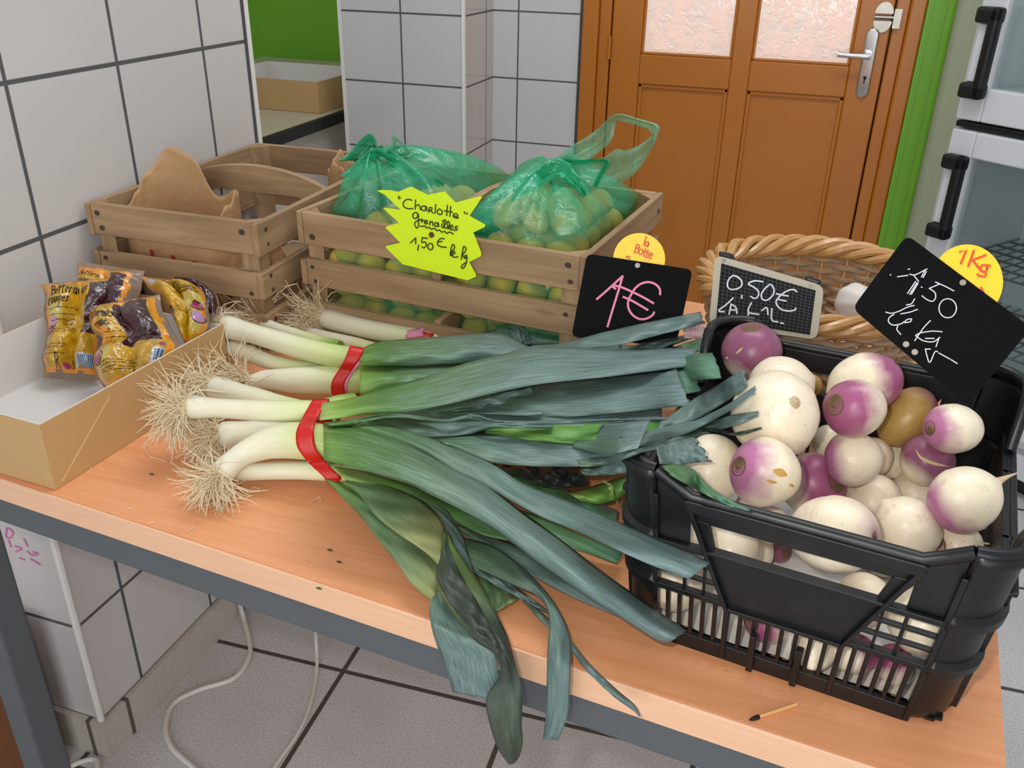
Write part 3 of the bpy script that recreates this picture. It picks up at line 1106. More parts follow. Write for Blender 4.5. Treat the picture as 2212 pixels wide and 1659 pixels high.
pack('front beetroot pack in the tray, with a big dark window beside its lettering', [(690, 590), (610, 700), (640, 880), (760, 985), (700, 1120), (650, 1250), (700, 1430), (830, 1610)],
     [(1420, 460), (1440, 620), (1520, 800), (1600, 960), (1680, 1070), (1640, 1180), (1560, 1290), (1430, 1400)], pl3, 0.030, reg_center,
     [('lettering', 'ink', tx('Betteraves', 0.08, 0.25, 0.115, 0.48) + tx('rouges', 0.11, 0.36, 0.115, 0.48), 0.0055),
      ('small_print', 'ink', print_lines(0.14, 0.38, (0.42, 0.46, 0.50, 0.54), rnd), 0.0028),
      ('small_print', 'ink', print_lines(0.14, 0.62, (0.755, 0.78, 0.815, 0.84), rnd), 0.0028),
      ('brand', 'ink', tx('R', 0.50, 0.945, 0.09, 0.62) + tx('uni', 0.66, 0.935, 0.085, 0.6), 0.005),
      ('brand_dot', 'magenta', blob(0.60, 0.925, 0.032, 0.022, 7), 0.004),
      ('logo', 'pinkprint', blob(0.135, 0.635, 0.04, 0.03, 8), 0.006), ('logo', 'magenta', blob(0.14, 0.70, 0.055, 0.042, 10), 0.006),
      ('logo_outline', 'ink', [[(0.14 + 0.075 * cos(t), 0.68 + 0.075 * sin(t)) for t in np.linspace(-1.8, 2.6, 24)]], 0.004),
      ('logo', 'magenta', blob(0.86, 0.66, 0.025, 0.02, 6), 0.004),
      ('bars', 'inkblue', [[(x, 0.73), (x, 0.83)] for x in (0.83, 0.85, 0.86, 0.88, 0.89)], 0.004)], seed=2)
# ================================================================ slatted wooden crates
MAT['crate'] = wood_uv('weathered poplar crate wood', '#96795c', '#b59672', '#614a34', su=5, sv=75)
MAT['nail'] = plain('rust stain round a nail', '#46372c', 0.9)
CH = 0.188


def wood_crate(label, fr, w, d, arch):
    """fr: front left bottom corner; three slats a side, corner posts, bottom boards and a carrying board
    with an arched hand hold; arch is 'x' (board runs left to right) or 'y' (front to back)"""
    t = thing('wooden_crate', label, 'crate', fr(w / 2, d / 2, 0))
    th = 0.009
    levels = [(0.1425, CH), (0.080, 0.1195), (0.014, 0.056)]
    rnd = random.Random(int(w * 1e4))

    def nails(mb, spots, ax):
        for (a, z) in spots:
            for dz in (0.0,):
                r = rnd.uniform(0.0026, 0.0044)
                if ax == 'f':
                    ps = [fr(a + r * cos(k) * 1.2, -0.0004, z + r * sin(k)) for k in np.linspace(0, 2 * pi, 11)[:-1]]
                elif ax == 'r':
                    ps = [fr(w + 0.0004, a + r * cos(k) * 1.2, z + r * sin(k)) for k in np.linspace(0, 2 * pi, 11)[:-1]]
                else:
                    continue
                mb.add(ps, [tuple(range(10))], 1)
    for z0, z1 in levels:
        nl = rnd.sample(range(4), 3)
        j = lambda: rnd.uniform(-0.0015, 0.0015)
        zc = (z0 + z1) / 2
        for side in ('front', 'back', 'left', 'right'):
            q = MB()
            if side == 'front':
                q.box(fr, 0.0 + th + 0.0005, w - th - 0.0005, 0, th, z0 + j(), z1 + j())
                nails(q, [[(0.02, zc + 0.01), (0.024, zc - 0.011), (w - 0.024, zc + 0.009), (w - 0.02, zc - 0.012)][i] for i in nl], 'f')
            elif side == 'back':
                q.box(fr, th + 0.0005, w - th - 0.0005, d - th, d, z0 + j(), z1 + j())
            elif side == 'left':
                q.box(fr, 0, th, -0.001, d + 0.001, z0 + j(), z1 + j())
            else:
                q.box(fr, w - th, w, -0.001, d + 0.001, z0 + j(), z1 + j())
                nails(q, [(0.02, zc + 0.01), (0.022, zc - 0.011), (d - 0.02, zc)], 'r')
            o = q.build('slat', [MAT['crate'], MAT['nail']], t)
            o.modifiers.new('bevel', 'BEVEL').width = 0.0012
    p = 0.026
    for cx, cy, sx, sy in ((th, th, 1, 1), (w - th, th, -1, 1), (w - th, d - th, -1, -1), (th, d - th, 1, -1)):
        q = MB()
        tri = [(cx + sx * 0.0004, cy + sy * 0.0004), (cx + sx * p, cy + sy * 0.0004), (cx + sx * 0.0004, cy + sy * p)]
        lo = [fr(x, y, 0.0128) for x, y in tri]
        o0 = rnd.random() * 9
        hi = [fr(x, y, CH - 0.002) for x, y in tri]
        q.add(lo + hi, [(0, 1, 2), (3, 5, 4), (0, 3, 4, 1), (1, 4, 5, 2), (2, 5, 3, 0)], 0, [(o0, o0), (o0, o0 + .03), (o0, o0 + .06), (o0 + .19, o0), (o0 + .19, o0 + .03), (o0 + .19, o0 + .06)])
        q.build('post', MAT['crate'], t)
    nb = 5
    for i in range(nb):
        q = MB()
        x0 = th + 0.001 + i * (w - 2 * th) / nb
        q.box(fr, x0, x0 + (w - 2 * th) / nb - 0.010, th + 0.001, d - th - 0.001, 0.004, 0.012)
        bevel(q.build('bottom_board', MAT['crate'], t), 0.001)
    # carrying board, arched below and slightly crowned above
    n = 24
    up, lo = [], []
    L = (w if arch == 'x' else d) - 2 * th - 0.001
    for i in range(n + 1):
        s = i / n
        x = th + 0.0005 + s * L
        hump = max(0.0, 1 - (2 * s - 1) ** 2)
        up.append((x, CH - 0.012 + 0.030 * hump ** 0.8))
        lo.append((x, CH - 0.075 + 0.052 * min(1.0, hump * 1.5) ** 0.6))
    mid = (d if arch == 'x' else w) / 2
    q = MB()
    rows = []
    uv = []
    for dy in (-0.006, 0.006):
        for line in (up, lo):
            pass
    for i in range(n + 1):
        (x, zu), (_, zl) = up[i], lo[i]
        ring = []
        for (dy, z) in ((-0.006, zl), (0.006, zl), (0.006, zu), (-0.006, zu)):
            ring.append(fr(x, mid + dy, z) if arch == 'x' else fr(mid + dy, x, z))
            uv.append((x + 3.3, z + dy))
        rows.append(ring)
    q.grid(rows, 0, True, uv, True)
    q.build('carrying_board', MAT['crate'], t)
    # flat board below it that the carrying board stands on
    q = MB()
    if arch == 'x':
        q.box(fr, th + 0.001, w - th - 0.001, mid - 0.005, mid + 0.005, 0.0125, 0.060)
    else:
        q.box(fr, mid - 0.005, mid + 0.005, th + 0.001, d - th - 0.001, 0.0125, 0.060)
    bevel(q.build('partition_board', MAT['crate'], t), 0.001)
    return t


LC = Fr((0.010, 0.176, T), 0.5)
LCW, LCD = 0.278, 0.432
wood_crate('left wooden crate against the tiled wall, nearly empty but for crumpled brown paper bags', LC, LCW, LCD, 'x')
PC = Fr((0.303, 0.252, T), -5.6)
PCW, PCD = 0.428, 0.335
wood_crate('right wooden crate holding two green bags of potatoes, yellow star price card on its front', PC, PCW, PCD, 'y')

# ---------------------------------------------------------------- brown paper bags in the left crate
k = NT('brown kraft paper')
n = k.noise(k.coord('Object'), 30, 4)
k.bump(k.noise(k.coord('Object'), 55, 4), 0.5, 0.004)
MAT['kraft'] = k.done(k.mix(n, '#a9835c', '#c9a176'), 0.6, spec=0.3)
MAT['redprint'] = plain('red print', '#8e2420', 0.6)


def paper_bag(label, cx, cy, rx, ry, z0, top, seed, amp=0.012, lean=(0, 0)):
    "top: function of the angle giving the height of the torn rim"
    rnd = random.Random(seed)
    ph = [rnd.uniform(0, 6.28) for _ in range(8)]
    t = None
    rows = []
    n, m = 26, 90
    for i in range(n):
        s = i / (n - 1)
        row = []
        for j in range(m):
            a = 2 * pi * j / m
            c, sn = cos(a), sin(a)
            rr = (abs(c) ** 4 + abs(sn) ** 4) ** -0.25
            wob = 1 + amp * 10 * s * (sin(3 * a + ph[0] + 2 * s) * 0.35 + sin(7 * a + ph[1] - 3 * s) * 0.22 + sin(13 * a + ph[2] + 9 * s) * 0.12)
            zz = z0 + (top(a) - z0) * s
            shrink = 0.80 + 0.2 * min(1, s * 3)
            row.append(LC(cx + rx * rr * c * wob * shrink + lean[0] * s * s, cy + ry * rr * sn * wob * shrink + lean[1] * s * s, zz + 0.004 * sin(11 * a + ph[3]) * s))
        rows.append(row)
    b = MB()
    b.grid(rows, 0, True)
    b.add([LC(cx, cy, z0)] + rows[0], [(0, 1 + (j + 1) % m, 1 + j) for j in range(m)])
    o = b.build('paper_bag', MAT['kraft'], None, True, angle=50)
    solid(o, 0.0006)
    return tag(o, label, 'paper bag', 'brown paper bags in the left crate')


def pk(a, c, w):
    d = (a - c + pi) % (2 * pi) - pi
    return exp(-(d / w) ** 2)


pb = paper_bag('open brown paper bag with a tall rounded flap, front of the left crate', 0.098, 0.085, 0.080, 0.052, 0.0135,
               lambda a: 0.172 + 0.066 * exp(-(((a - 2.0 + pi) % (2 * pi) - pi) / 0.50) ** 4) + 0.030 * pk(a, 2.75, 0.35) + 0.022 * pk(a, 0.5, 0.6), 3, 0.008, (0.0, 0.0))
b = MB()
for i in range(3):
    b.box(LC, 0.085 + 0.035 * i, 0.092 + 0.035 * i, 0.0158 - 0.002 * 0, 0.0162, 0.105, 0.125 - 0.004 * i)
b.build('red_mark', MAT['redprint'], pb)
paper_bag('small crumpled brown paper bag in the back right corner of the left crate', 0.222, 0.375, 0.034, 0.034, 0.0135, lambda a: 0.168 + 0.022 * pk(a, 1.0, 0.5) + 0.028 * pk(a, 2.6, 0.5) + 0.02 * pk(a, 4.4, 0.5), 9, 0.014)
paper_bag('low crushed brown paper bag lying beside the tall one in the left crate', 0.214, 0.10, 0.034, 0.055, 0.0135, lambda a: 0.085 + 0.02 * pk(a, 2.0, 0.6) + 0.02 * pk(a, 5.0, 0.6), 17, 0.012)

# ---------------------------------------------------------------- potatoes in two green plastic bags
def film(name, tint, surf, f0, hi=0.0):
    k = NT(name)
    tr = k.node('ShaderNodeBsdfTransparent')
    tr.inputs['Color'].default_value = lin(tint)
    p = k.node('ShaderNodeBsdfPrincipled')
    p.inputs['Base Color'].default_value = lin(surf)
    p.inputs['Roughness'].default_value = 0.16
    p.inputs['Specular IOR Level'].default_value = 0.8
    co = k.coord('Object')
    bn = k.node('ShaderNodeBump'); bn.inputs['Strength'].default_value = 0.55; bn.inputs['Distance'].default_value = 0.006
    k.t.links.new(k.noise(co, 38, 4, 0.6, 1.5), bn.inputs['Height'])
    k.t.links.new(bn.outputs[0], p.inputs['Normal'])
    f = k.ramp(k.noise(co, 16, 3, 0.5, 2.0), [(0.3, f0 - 0.13), (0.7, f0 + 0.14)])
    if hi:
        f = k.math('ADD', f, k.ramp(k.math('MULTIPLY', k.sep(co)[2], 3.0), [(0.50, 0.0), (0.70, hi)]), clamp=True)
    mx = k.node('ShaderNodeMixShader')
    k.t.links.new(f, mx.inputs[0])
    k.t.links.new(tr.outputs[0], mx.inputs[1]); k.t.links.new(p.outputs[0], mx.inputs[2])
    k.t.links.new(mx.outputs[0], k.out.inputs['Surface'])
    return k.mat


MAT['film'] = film('thin green plastic film', '#eaf3d8', '#2aae80', 0.22, 0.42)
MAT['filmthick'] = film('gathered green plastic film', '#7fd0a8', '#22a474', 0.62)
MAT['filmthin'] = film('single layer of green film', '#cfe9da', '#74c49f', 0.42)

k = NT('yellow potato skin')
n = k.noise(k.coord('Object'), 40, 4)
n2 = k.noise(k.coord('Object'), 160, 2)
c = k.mix(n, '#cfa24c', '#e8c878')
c = k.mix(k.ramp(n2, [(0.66, 0.0), (0.74, 0.6)]), c, '#7a5c30')
MAT['potato'] = k.done(c, 0.55)


def spud_mesh(seed):
    rnd = random.Random(seed)
    bm = bmesh.new()
    bmesh.ops.create_icosphere(bm, subdivisions=3, radius=1)
    ph = [rnd.uniform(0, 6.28) for _ in range(6)]
    for v in bm.verts:
        x, y, z = v.co
        f = 1 + 0.06 * sin(3 * x + ph[0]) + 0.05 * sin(4 * y + ph[1] + x) + 0.04 * sin(5 * z + ph[2])
        v.co = Vector((x * 0.0245 * f, y * 0.0195 * f, z * 0.0185 * f))
    me = bpy.data.meshes.new('potato')
    bm.to_mesh(me)
    bm.free()
    me.materials.append(MAT['potato'])
    me.polygons.foreach_set('use_smooth', [True] * len(me.polygons))
    return me


SPUD = [spud_mesh(i) for i in range(4)]
proto = bpy.data.objects.new('potato', SPUD[0])


def fill_bag(cx, label, group, zmax, seed, hx):
    rnd = random.Random(seed)
    nx, ny, nz = 4, 6, 5
    for iz in range(nz):
        for iy in range(ny):
            for ix in range(nx):
                if not (iy < 1 or iz >= nz - 2 or (ix in (0, 3) and iy < 2)):
                    continue
                if iz == 4 and (ix == 3 or iy in (0, 5)):
                    continue
                if iz == 4 and zmax < 0.19:
                    continue
                if iz == 3 and ix == 3:
                    continue
                sq = 1.0
                x = cx + (0.5 * hx if iz >= 3 else 0) + (ix - 1.5) * hx * sq + rnd.uniform(-0.003, 0.003)
                y = PCD / 2 + (iy - 2.5) * 0.0475 * (1.0 if iz < 4 else 0.8) + rnd.uniform(-0.003, 0.003)
                z = 0.036 + iz * 0.0385 + rnd.uniform(-0.002, 0.002)
                o = proto.copy()
                o.data = SPUD[rnd.randrange(4)]
                COL.objects.link(o)
                o.location = PC(x, y, z)
                o.rotation_euler = (rnd.uniform(-0.5, 0.5), rnd.uniform(-0.5, 0.5), rnd.uniform(0, 3.1))
                tag(o, label, 'potato', group)


fill_bag(0.113, 'small yellow potato inside the left green plastic bag', 'potatoes in the left bag', 0.18, 5, 0.0445)
fill_bag(0.315, 'small yellow potato inside the right green plastic bag with tall handle', 'potatoes in the right bag', 0.2, 6, 0.0445)


def bag_body(mb, cx, hw, neck, seed, top=0.27, zsh=0.205):
    "rounded sack that fills half the crate and gathers at neck (local x, y, z)"
    rnd = random.Random(seed)
    ph = [rnd.uniform(0, 6.28) for _ in range(10)]
    n, m = 46, 120
    rows = []
    hy = PCD / 2 - 0.017
    for i in range(n):
        s = i / (n - 1)
        if s < 0.12:
            k0 = s / 0.12
            r, z, e = sin(k0 * pi / 2) ** 0.5 * 1.0, 0.0145 + 0.012 * (1 - cos(k0 * pi / 2)), 5
            r = 0.3 + 0.7 * r
            mixn = 0.0
        elif s < 0.55:
            k0 = (s - 0.12) / 0.43
            r, z, e = 1.0, 0.0265 + k0 * (zsh - 0.0265), 5
            mixn = 0.0
        else:
            k0 = (s - 0.55) / 0.45
            r = (1 - k0) ** 0.92 * 0.94 + 0.06
            z = zsh + (neck[2] - zsh) * (1 - (1 - k0) ** 1.7)
            e = 5 - 3 * k0
            mixn = k0 ** 1.25
        row = []
        for j in range(m):
            a = 2 * pi * j / m
            c, sn = cos(a), sin(a)
            rr = (abs(c) ** e + abs(sn) ** e) ** (-1 / e)
            pl = 0.0
            if s > 0.5:
                g = min(1, (s - 0.5) / 0.25)
                pl = g * (0.10 * sin(5 * a + ph[0]) + 0.08 * sin(9 * a + ph[1] + 2 * s) + 0.06 * sin(17 * a + ph[2]))
                if s > 0.93:
                    pl *= 1.6
            wr = 0.010 * sin(6 * a + 9 * s * 3 + ph[3]) + 0.008 * sin(14 * a - 15 * s + ph[4])
            f = 1 + pl + wr
            x = cx * (1 - mixn) + neck[0] * mixn + hw * r * rr * c * min(f, 1.0 if s < 0.55 else 9)
            y = (PCD / 2) * (1 - mixn) + neck[1] * mixn + hy * r * rr * sn * min(f, 1.0 if s < 0.55 else 9)
            row.append(PC(x, y, z + (0.006 * sin(4 * a + ph[5]) + 0.004 * sin(9 * a + ph[6])) * (1 if 0.5 < s < 0.95 else 0)))
        rows.append(row)
    mb.grid(rows, 0, True)
    return rows[-1]


Z2 = zm(600, 220, 2.572)


def film_sheet(name, outer, inner, plane, parent, seed, mat, amp=0.006, n=60, m=9, close=True):
    "film stretched between two contours given as photo pixels on the plane where it hangs"
    rnd = random.Random(seed)
    ph = [rnd.uniform(0, 6.28) for _ in range(4)]
    o = catmull([plane.uv(plane.hit(u, v)) for u, v in Z2(outer + (outer[:1] if close else []))], n)
    i = catmull([plane.uv(plane.hit(u, v)) for u, v in Z2(inner + (inner[:1] if close else []))], n)
    rows = []
    for a in range(n):
        row = []
        for b in range(m):
            t = b / (m - 1)
            q = o[a] * (1 - t) + i[a] * t
            row.append(plane.pt(q[0], q[1], amp * (sin(60 * q[0] + 40 * q[1] + ph[0]) + 0.6 * sin(150 * q[0] - 110 * q[1] + ph[1])) + amp * 1.2 * sin(3.0 * pi * t)))
        rows.append(row)
    b = MB(); b.grid(rows)
    return b.build(name, mat, parent, True, angle=70)


# left bag: knotted top with two short ears
t = thing('plastic_bag', 'left green plastic bag of potatoes with knotted top and two short ears', 'plastic bag', PC(0.113, PCD / 2, 0.0145))
b = MB()
hp = bag_body(b, 0.113, 0.0945, (0.046, 0.145, 0.248), 11, zsh=0.182)
b.build('bag_body', MAT['film'], t, True, angle=70)
nk = PC(0.046, 0.135, 0.250)
bp = Plane(nk, (0.15, -0.85, 0.35))
film_sheet('ear', [(330, 330), (430, 240), (530, 180), (560, 250), (590, 290), (560, 320)], [(470, 310), (500, 280), (525, 250), (532, 265), (540, 280), (520, 300)], bp, t, 1, MAT['filmthick'])
film_sheet('ear', [(600, 300), (640, 240), (645, 180), (690, 215), (740, 270), (760, 310), (690, 320)], [(668, 280), (672, 262), (675, 250), (682, 258), (690, 270), (688, 285), (678, 288)], bp, t, 2, MAT['filmthin'])
film_sheet('fold', [(330, 420), (420, 330), (545, 270), (620, 290), (700, 330), (820, 400), (930, 455)], [(480, 420), (520, 340), (560, 300), (590, 310), (640, 370), (760, 430), (900, 470)], Plane(PC(0.09, 0.105, 0.225), (0.1, -0.75, 0.65)), t, 3, MAT['filmthick'], 0.004, close=False)

# right bag: one long handle standing up to the right, one slack
t = thing('plastic_bag', 'right green plastic bag of potatoes with one handle standing up tall', 'plastic bag', PC(0.315, PCD / 2, 0.0145))
b = MB()
hp = bag_body(b, 0.315, 0.0945, (0.312, 0.165, 0.253), 23, zsh=0.197)
b.build('bag_body', MAT['film'], t, True, angle=70)
ep = Plane(PC(0.335, 0.165, 0.27), (-0.25, -0.9, 0.25))
film_sheet('handle', [(1440, 420), (1500, 345), (1600, 270), (1700, 205), (1800, 130), (1890, 68), (2000, 92), (2112, 130), (2105, 190), (2050, 310), (1990, 395), (1900, 450), (1750, 480), (1580, 460)],
           [(1720, 330), (1790, 270), (1850, 225), (1870, 180), (1880, 130), (1895, 108), (1990, 132), (2088, 168), (2070, 195), (2040, 225), (1990, 255), (1925, 268), (1880, 262), (1800, 310)], ep, t, 4, MAT['filmthin'], 0.004, 110, 12)
film_sheet('handle', [(1460, 350), (1560, 310), (1660, 322), (1760, 318), (1845, 325), (1835, 370), (1800, 430), (1778, 475)],
           [(1480, 375), (1560, 345), (1660, 350), (1740, 345), (1805, 345), (1800, 375), (1770, 430), (1750, 470)], Plane(PC(0.325, 0.125, 0.262), (-0.1, -0.9, 0.4)), t, 5, MAT['filmthick'], 0.003, close=False)
film_sheet('fold', [(1330, 440), (1400, 400), (1500, 335), (1600, 320), (1680, 420), (1720, 500)], [(1300, 560), (1380, 500), (1500, 450), (1580, 440), (1640, 480), (1700, 540)], Plane(PC(0.315, 0.10, 0.235), (0.0, -0.75, 0.65)), t, 6, MAT['filmthick'], 0.004, close=False)
# ================================================================ price signs
MAT['fluo'] = plain('fluorescent yellow card', '#d4f018', 0.5)
MAT['felt'] = plain('black felt pen', '#2a3504', 0.6)
MAT['board'] = plain('matt black board', '#060607', 0.7, spec=0.12)
MAT['pinkchalk'] = plain('pink chalk pen', '#e884a4', 0.6)
MAT['chalk'] = plain('white chalk', '#d9dee6', 0.75)
MAT['yellowdisc'] = plain('yellow plastic disc', '#f4cf0a', 0.45)
MAT['redletter'] = plain('red orange print', '#dc4a0c', 0.5)
MAT['rivet'] = plain('metal rivet', '#8d877d', 0.5, 0.7)
MAT['stud'] = plain('brown stud', '#5a3a24', 0.6)
ZS = zm(810, 390, 7.212)
ZB = zm(1230, 490, 6.914)
ZO = zm(1520, 510, 5.53)
ZK = zm(1830, 490, 4.1466)


def card(name, poly_px, plane, thick, mat, parent=None, rad=0.0):
    q = [plane.uv(plane.hit(u, v)) for u, v in poly_px]
    if rad:
        q = round_poly(q, rad)
    b = MB()
    b.prism([plane.pt(a, c) for a, c in q], plane.n * -thick)
    return b.build(name, mat, parent)


def ring_px(cx, cy, rx, ry, a0=0, a1=360, n=22):
    return [(cx + rx * cos(radians(a)), cy + ry * sin(radians(a))) for a in np.linspace(a0, a1, n)]


def rivets(name, pts, plane, parent, r=0.0022, mat='rivet'):
    for u, v in pts:
        q = plane.uv(plane.hit(u, v))
        b = MB()
        b.tube([plane.pt(*q, 0.0002), plane.pt(*q, 0.0012)], r, 12)
        b.tube([plane.pt(*q, 0.0012), plane.pt(*q, 0.0016)], r * 0.6, 12)
        b.build(name, MAT[mat], parent, True)


# yellow star on the potato crate
fpn = -PC.y
star_pl = Plane(PC(0.2, -0.0075, 0.16), (fpn.x, fpn.y, 0.012))
star = thing('price_card', 'fluorescent yellow star card with handwritten potato price on the potato crate', 'price sign', star_pl.pt(0, -0.07))
spx = ZS([(30, 160), (90, 148), (240, 152), (355, 178), (530, 102), (570, 102), (815, 225), (1085, 170), (1250, 345), (1640, 245), (1665, 262), (1470, 552), (1715, 690), (1712, 722), (1530, 812), (1655, 1130), (1650, 1180),
          (1465, 1272), (1575, 1470), (1570, 1500), (1440, 1555), (430, 1305), (165, 1040), (175, 1020), (395, 970), (168, 740), (175, 715), (375, 660), (135, 440), (150, 425), (400, 460), (160, 225)])
card('card', spx, star_pl, 0.0008, MAT['fluo'], star)
E_ = ring_px
txt = [
    [(362, 262), (380, 245)], [(372, 285), (400, 265)],                                                     # opening quote
    [(580, 305), (500, 292), (448, 340), (450, 400), (510, 435), (595, 435)],                               # C
    [(635, 300), (628, 445)], [(630, 400), (680, 375), (700, 400), (712, 455)],                             # h
    [(800, 400), (740, 400), (730, 450), (780, 468), (800, 400), (812, 475)],                               # a
    [(845, 425), (840, 495)], [(845, 425), (890, 420), (885, 455), (845, 462)], [(860, 462), (912, 505)],   # R
    [(950, 370), (940, 510)],                                                                               # l
    [(1010, 440), (975, 470), (985, 515), (1035, 525), (1052, 480), (1010, 440)],                           # o
    [(1132, 385), (1120, 545)], [(1182, 400), (1172, 558)], [(1085, 470), (1215, 492)],                     # tt
    [(1225, 545), (1290, 560), (1280, 520), (1235, 520), (1225, 560), (1262, 582), (1305, 578)],            # e
    [(1395, 485), (1402, 515)], [(1432, 500), (1440, 525)],
    [(680, 525), (640, 495), (595, 525), (605, 580), (650, 585), (678, 520), (682, 600), (680, 700), (655, 740), (625, 690), (640, 640), (740, 600)],   # g
    [(728, 605), (735, 650)], [(732, 630), (770, 612)],                                                      # r
    [(775, 650), (820, 640), (805, 615), (778, 640), (790, 672), (830, 668)],                                # e
    [(862, 630), (860, 690)], [(862, 655), (900, 640), (908, 700)],                                          # n
    [(985, 655), (940, 660), (940, 705), (975, 712), (990, 660), (1000, 715)],                               # a
    [(1048, 670), (1045, 720)], [(1054, 622), (1058, 632)],                                                  # i
    [(1060, 740), (1105, 660), (1095, 605), (1075, 640), (1095, 740)],                                       # l
    [(1110, 745), (1165, 690), (1150, 630), (1130, 665), (1150, 755)],                                       # l
    [(1165, 735), (1215, 720), (1200, 690), (1172, 720), (1190, 765), (1230, 755)],                          # e
    [(1295, 710), (1250, 725), (1290, 760), (1240, 775)],                                                    # s
    [(705, 705), (745, 712), (780, 705), (810, 735), (850, 725), (880, 755), (930, 742), (965, 775), (1010, 770), (1045, 800), (1090, 790), (1125, 820), (1170, 800), (1225, 830)],
    [(560, 970), (640, 890)], [(640, 890), (640, 985)], [(688, 1000), (672, 1085)],                         # 1,
    [(740, 885), (825, 900)], [(745, 890), (735, 960), (790, 955), (805, 1010), (770, 1045), (735, 1030)],  # 5
    ring_px(870, 1025, 40, 50, 0, 360, 12),
    [(1085, 905), (1030, 900), (985, 945), (985, 1000), (1045, 1030), (1118, 1035)], [(985, 955), (1050, 945)],   # euro
    [(1175, 1130), (1245, 1050), (1225, 990), (1195, 1040), (1180, 1170)],                                  # l
    [(1195, 1160), (1250, 1130), (1235, 1100), (1205, 1140), (1230, 1190), (1300, 1185)],                   # e
    [(1350, 1225), (1375, 1080), (1390, 1020), (1425, 1060), (1400, 1120), (1370, 1150), (1410, 1210)],     # k
    [(1440, 1160), (1400, 1175), (1405, 1215), (1440, 1180), (1425, 1290), (1380, 1365), (1350, 1340), (1400, 1285), (1430, 1275)]]
strokes('lettering', MAT['felt'], [ZS(p) for p in txt], star_pl, 2.6, star)
b = MB()
q = star_pl.uv(star_pl.hit(*ZS([(885, 845)])[0]))
b.tube([star_pl.pt(*q, -0.006), star_pl.pt(*q, 0.0016)], px_len(star_pl.p, 6.3), 16)
b.build('stud', MAT['stud'], star, True)

# black board, one euro, stuck among the leek tops
b1 = Plane((0.735, 0.165, 0.86), (0.10, -0.97, 0.28))
s1 = thing('price_board', 'black price board reading 1 euro in pink with yellow la Botte disc', 'price sign', b1.pt(0, -0.1))
card('board', ZB([(262, 400), (1842, 640), (1655, 1500), (1580, 1800), (30, 1640)]), b1, 0.002, MAT['board'], s1, 0.008)
dp = Plane(b1.pt(0, 0, -0.0024), b1.n)
disc = card('disc', ZB(ring_px(1042, 480, 388, 388, 0, 360, 40)[:-1]), dp, 0.0012, MAT['yellowdisc'], s1)
strokes('lettering', MAT['pinkchalk'], [ZB(p) for p in (
    [(410, 1080), (560, 950), (790, 740)], [(795, 735), (740, 930), (660, 1190), (570, 1490)],
    [(690, 925), (650, 895), (640, 875), (700, 880), (800, 910), (950, 975), (1100, 1050), (1255, 1140)],
    [(805, 1045), (900, 1085), (1020, 1150), (1170, 1240)],
    [(1355, 1010), (1350, 930), (1290, 860), (1190, 825), (1080, 845), (990, 910), (930, 1000), (880, 1110), (885, 1220), (950, 1320), (1050, 1375), (1150, 1370), (1240, 1320), (1265, 1275)])], b1, 4.6, s1)
red = [[(1150, 145), (1108, 275)],
       [(1185, 225), (1150, 225), (1135, 275), (1165, 290), (1185, 235), (1172, 298)],
       [(1010, 260), (968, 380)], [(1010, 262), (1048, 280), (1040, 312), (995, 312)], [(995, 316), (1035, 340), (1015, 385), (968, 380)],
       ring_px(1068, 372, 28, 40, 20, 380, 12),
       [(1135, 325), (1112, 435), (1128, 440)], [(1105, 358), (1150, 372)], [(1172, 345), (1150, 455), (1166, 460)], [(1145, 378), (1190, 390)],
       [(1192, 425), (1238, 430), (1232, 395), (1200, 400), (1186, 440), (1205, 472), (1228, 462)],
       [(845, 448), (862, 462)], [(862, 462), (868, 440), (895, 445), (893, 480)]]
strokes('print', MAT['redletter'], [ZB(p) for p in red], dp, 2.6, disc, 0.0003)
rivets('rivet', ZB([(1018, 575)]), b1, s1, 0.003)
b = MB()
q = b1.uv(b1.hit(1345, 690))
lo = q[1]
while b1.pt(q[0], lo, -0.0045).z > T + 0.002:
    lo -= 0.002
b.tube([b1.pt(q[0], q[1] + 0.03, -0.0045), b1.pt(q[0], lo, -0.0045)], 0.0015, 6)
b.build('spike', MAT['rivet'], s1, True)

# small slate with squares, clipped to the basket
b2 = Plane((0.905, 0.176, 0.85), (-0.12, -0.93, 0.36))
s2 = thing('price_slate', 'small squared slate with pale frame reading 0.50 euro, clipped before the basket', 'price sign', b2.pt(0, -0.09))
outer = ZO([(140, 222), (1440, 592), (1355, 1240), (62, 1060)])
inner = ZO([(212, 325), (1338, 650), (1268, 1180), (148, 1000)])
MAT['slateframe'] = plain('pale grey plastic frame', '#b4ab96', 0.5)
k = NT('squared slate')
MAT['slate'] = k.done('#090d14', 0.6, spec=0.2)
card('frame', outer, b2, 0.004, MAT['slateframe'], s2, 0.010)
pi_ = Plane(b2.pt(0, 0, 0.0006), b2.n)
sl = card('slate', inner, pi_, 0.002, MAT['slate'], s2)
MAT['slateline'] = plain('fine pale slate lines', '#6f7268', 0.7)
c = [np.array(p) for p in inner]
ln = []
for i in range(1, 22):
    t = i / 22
    ln.append([tuple(c[0] * (1 - t) + c[1] * t), tuple(c[3] * (1 - t) + c[2] * t)])
for i in range(1, 15):
    t = i / 15
    ln.append([tuple(c[0] * (1 - t) + c[3] * t), tuple(c[1] * (1 - t) + c[2] * t)])
strokes('squares', MAT['slateline'], ln, pi_, 0.42, sl, 0.0001, False)
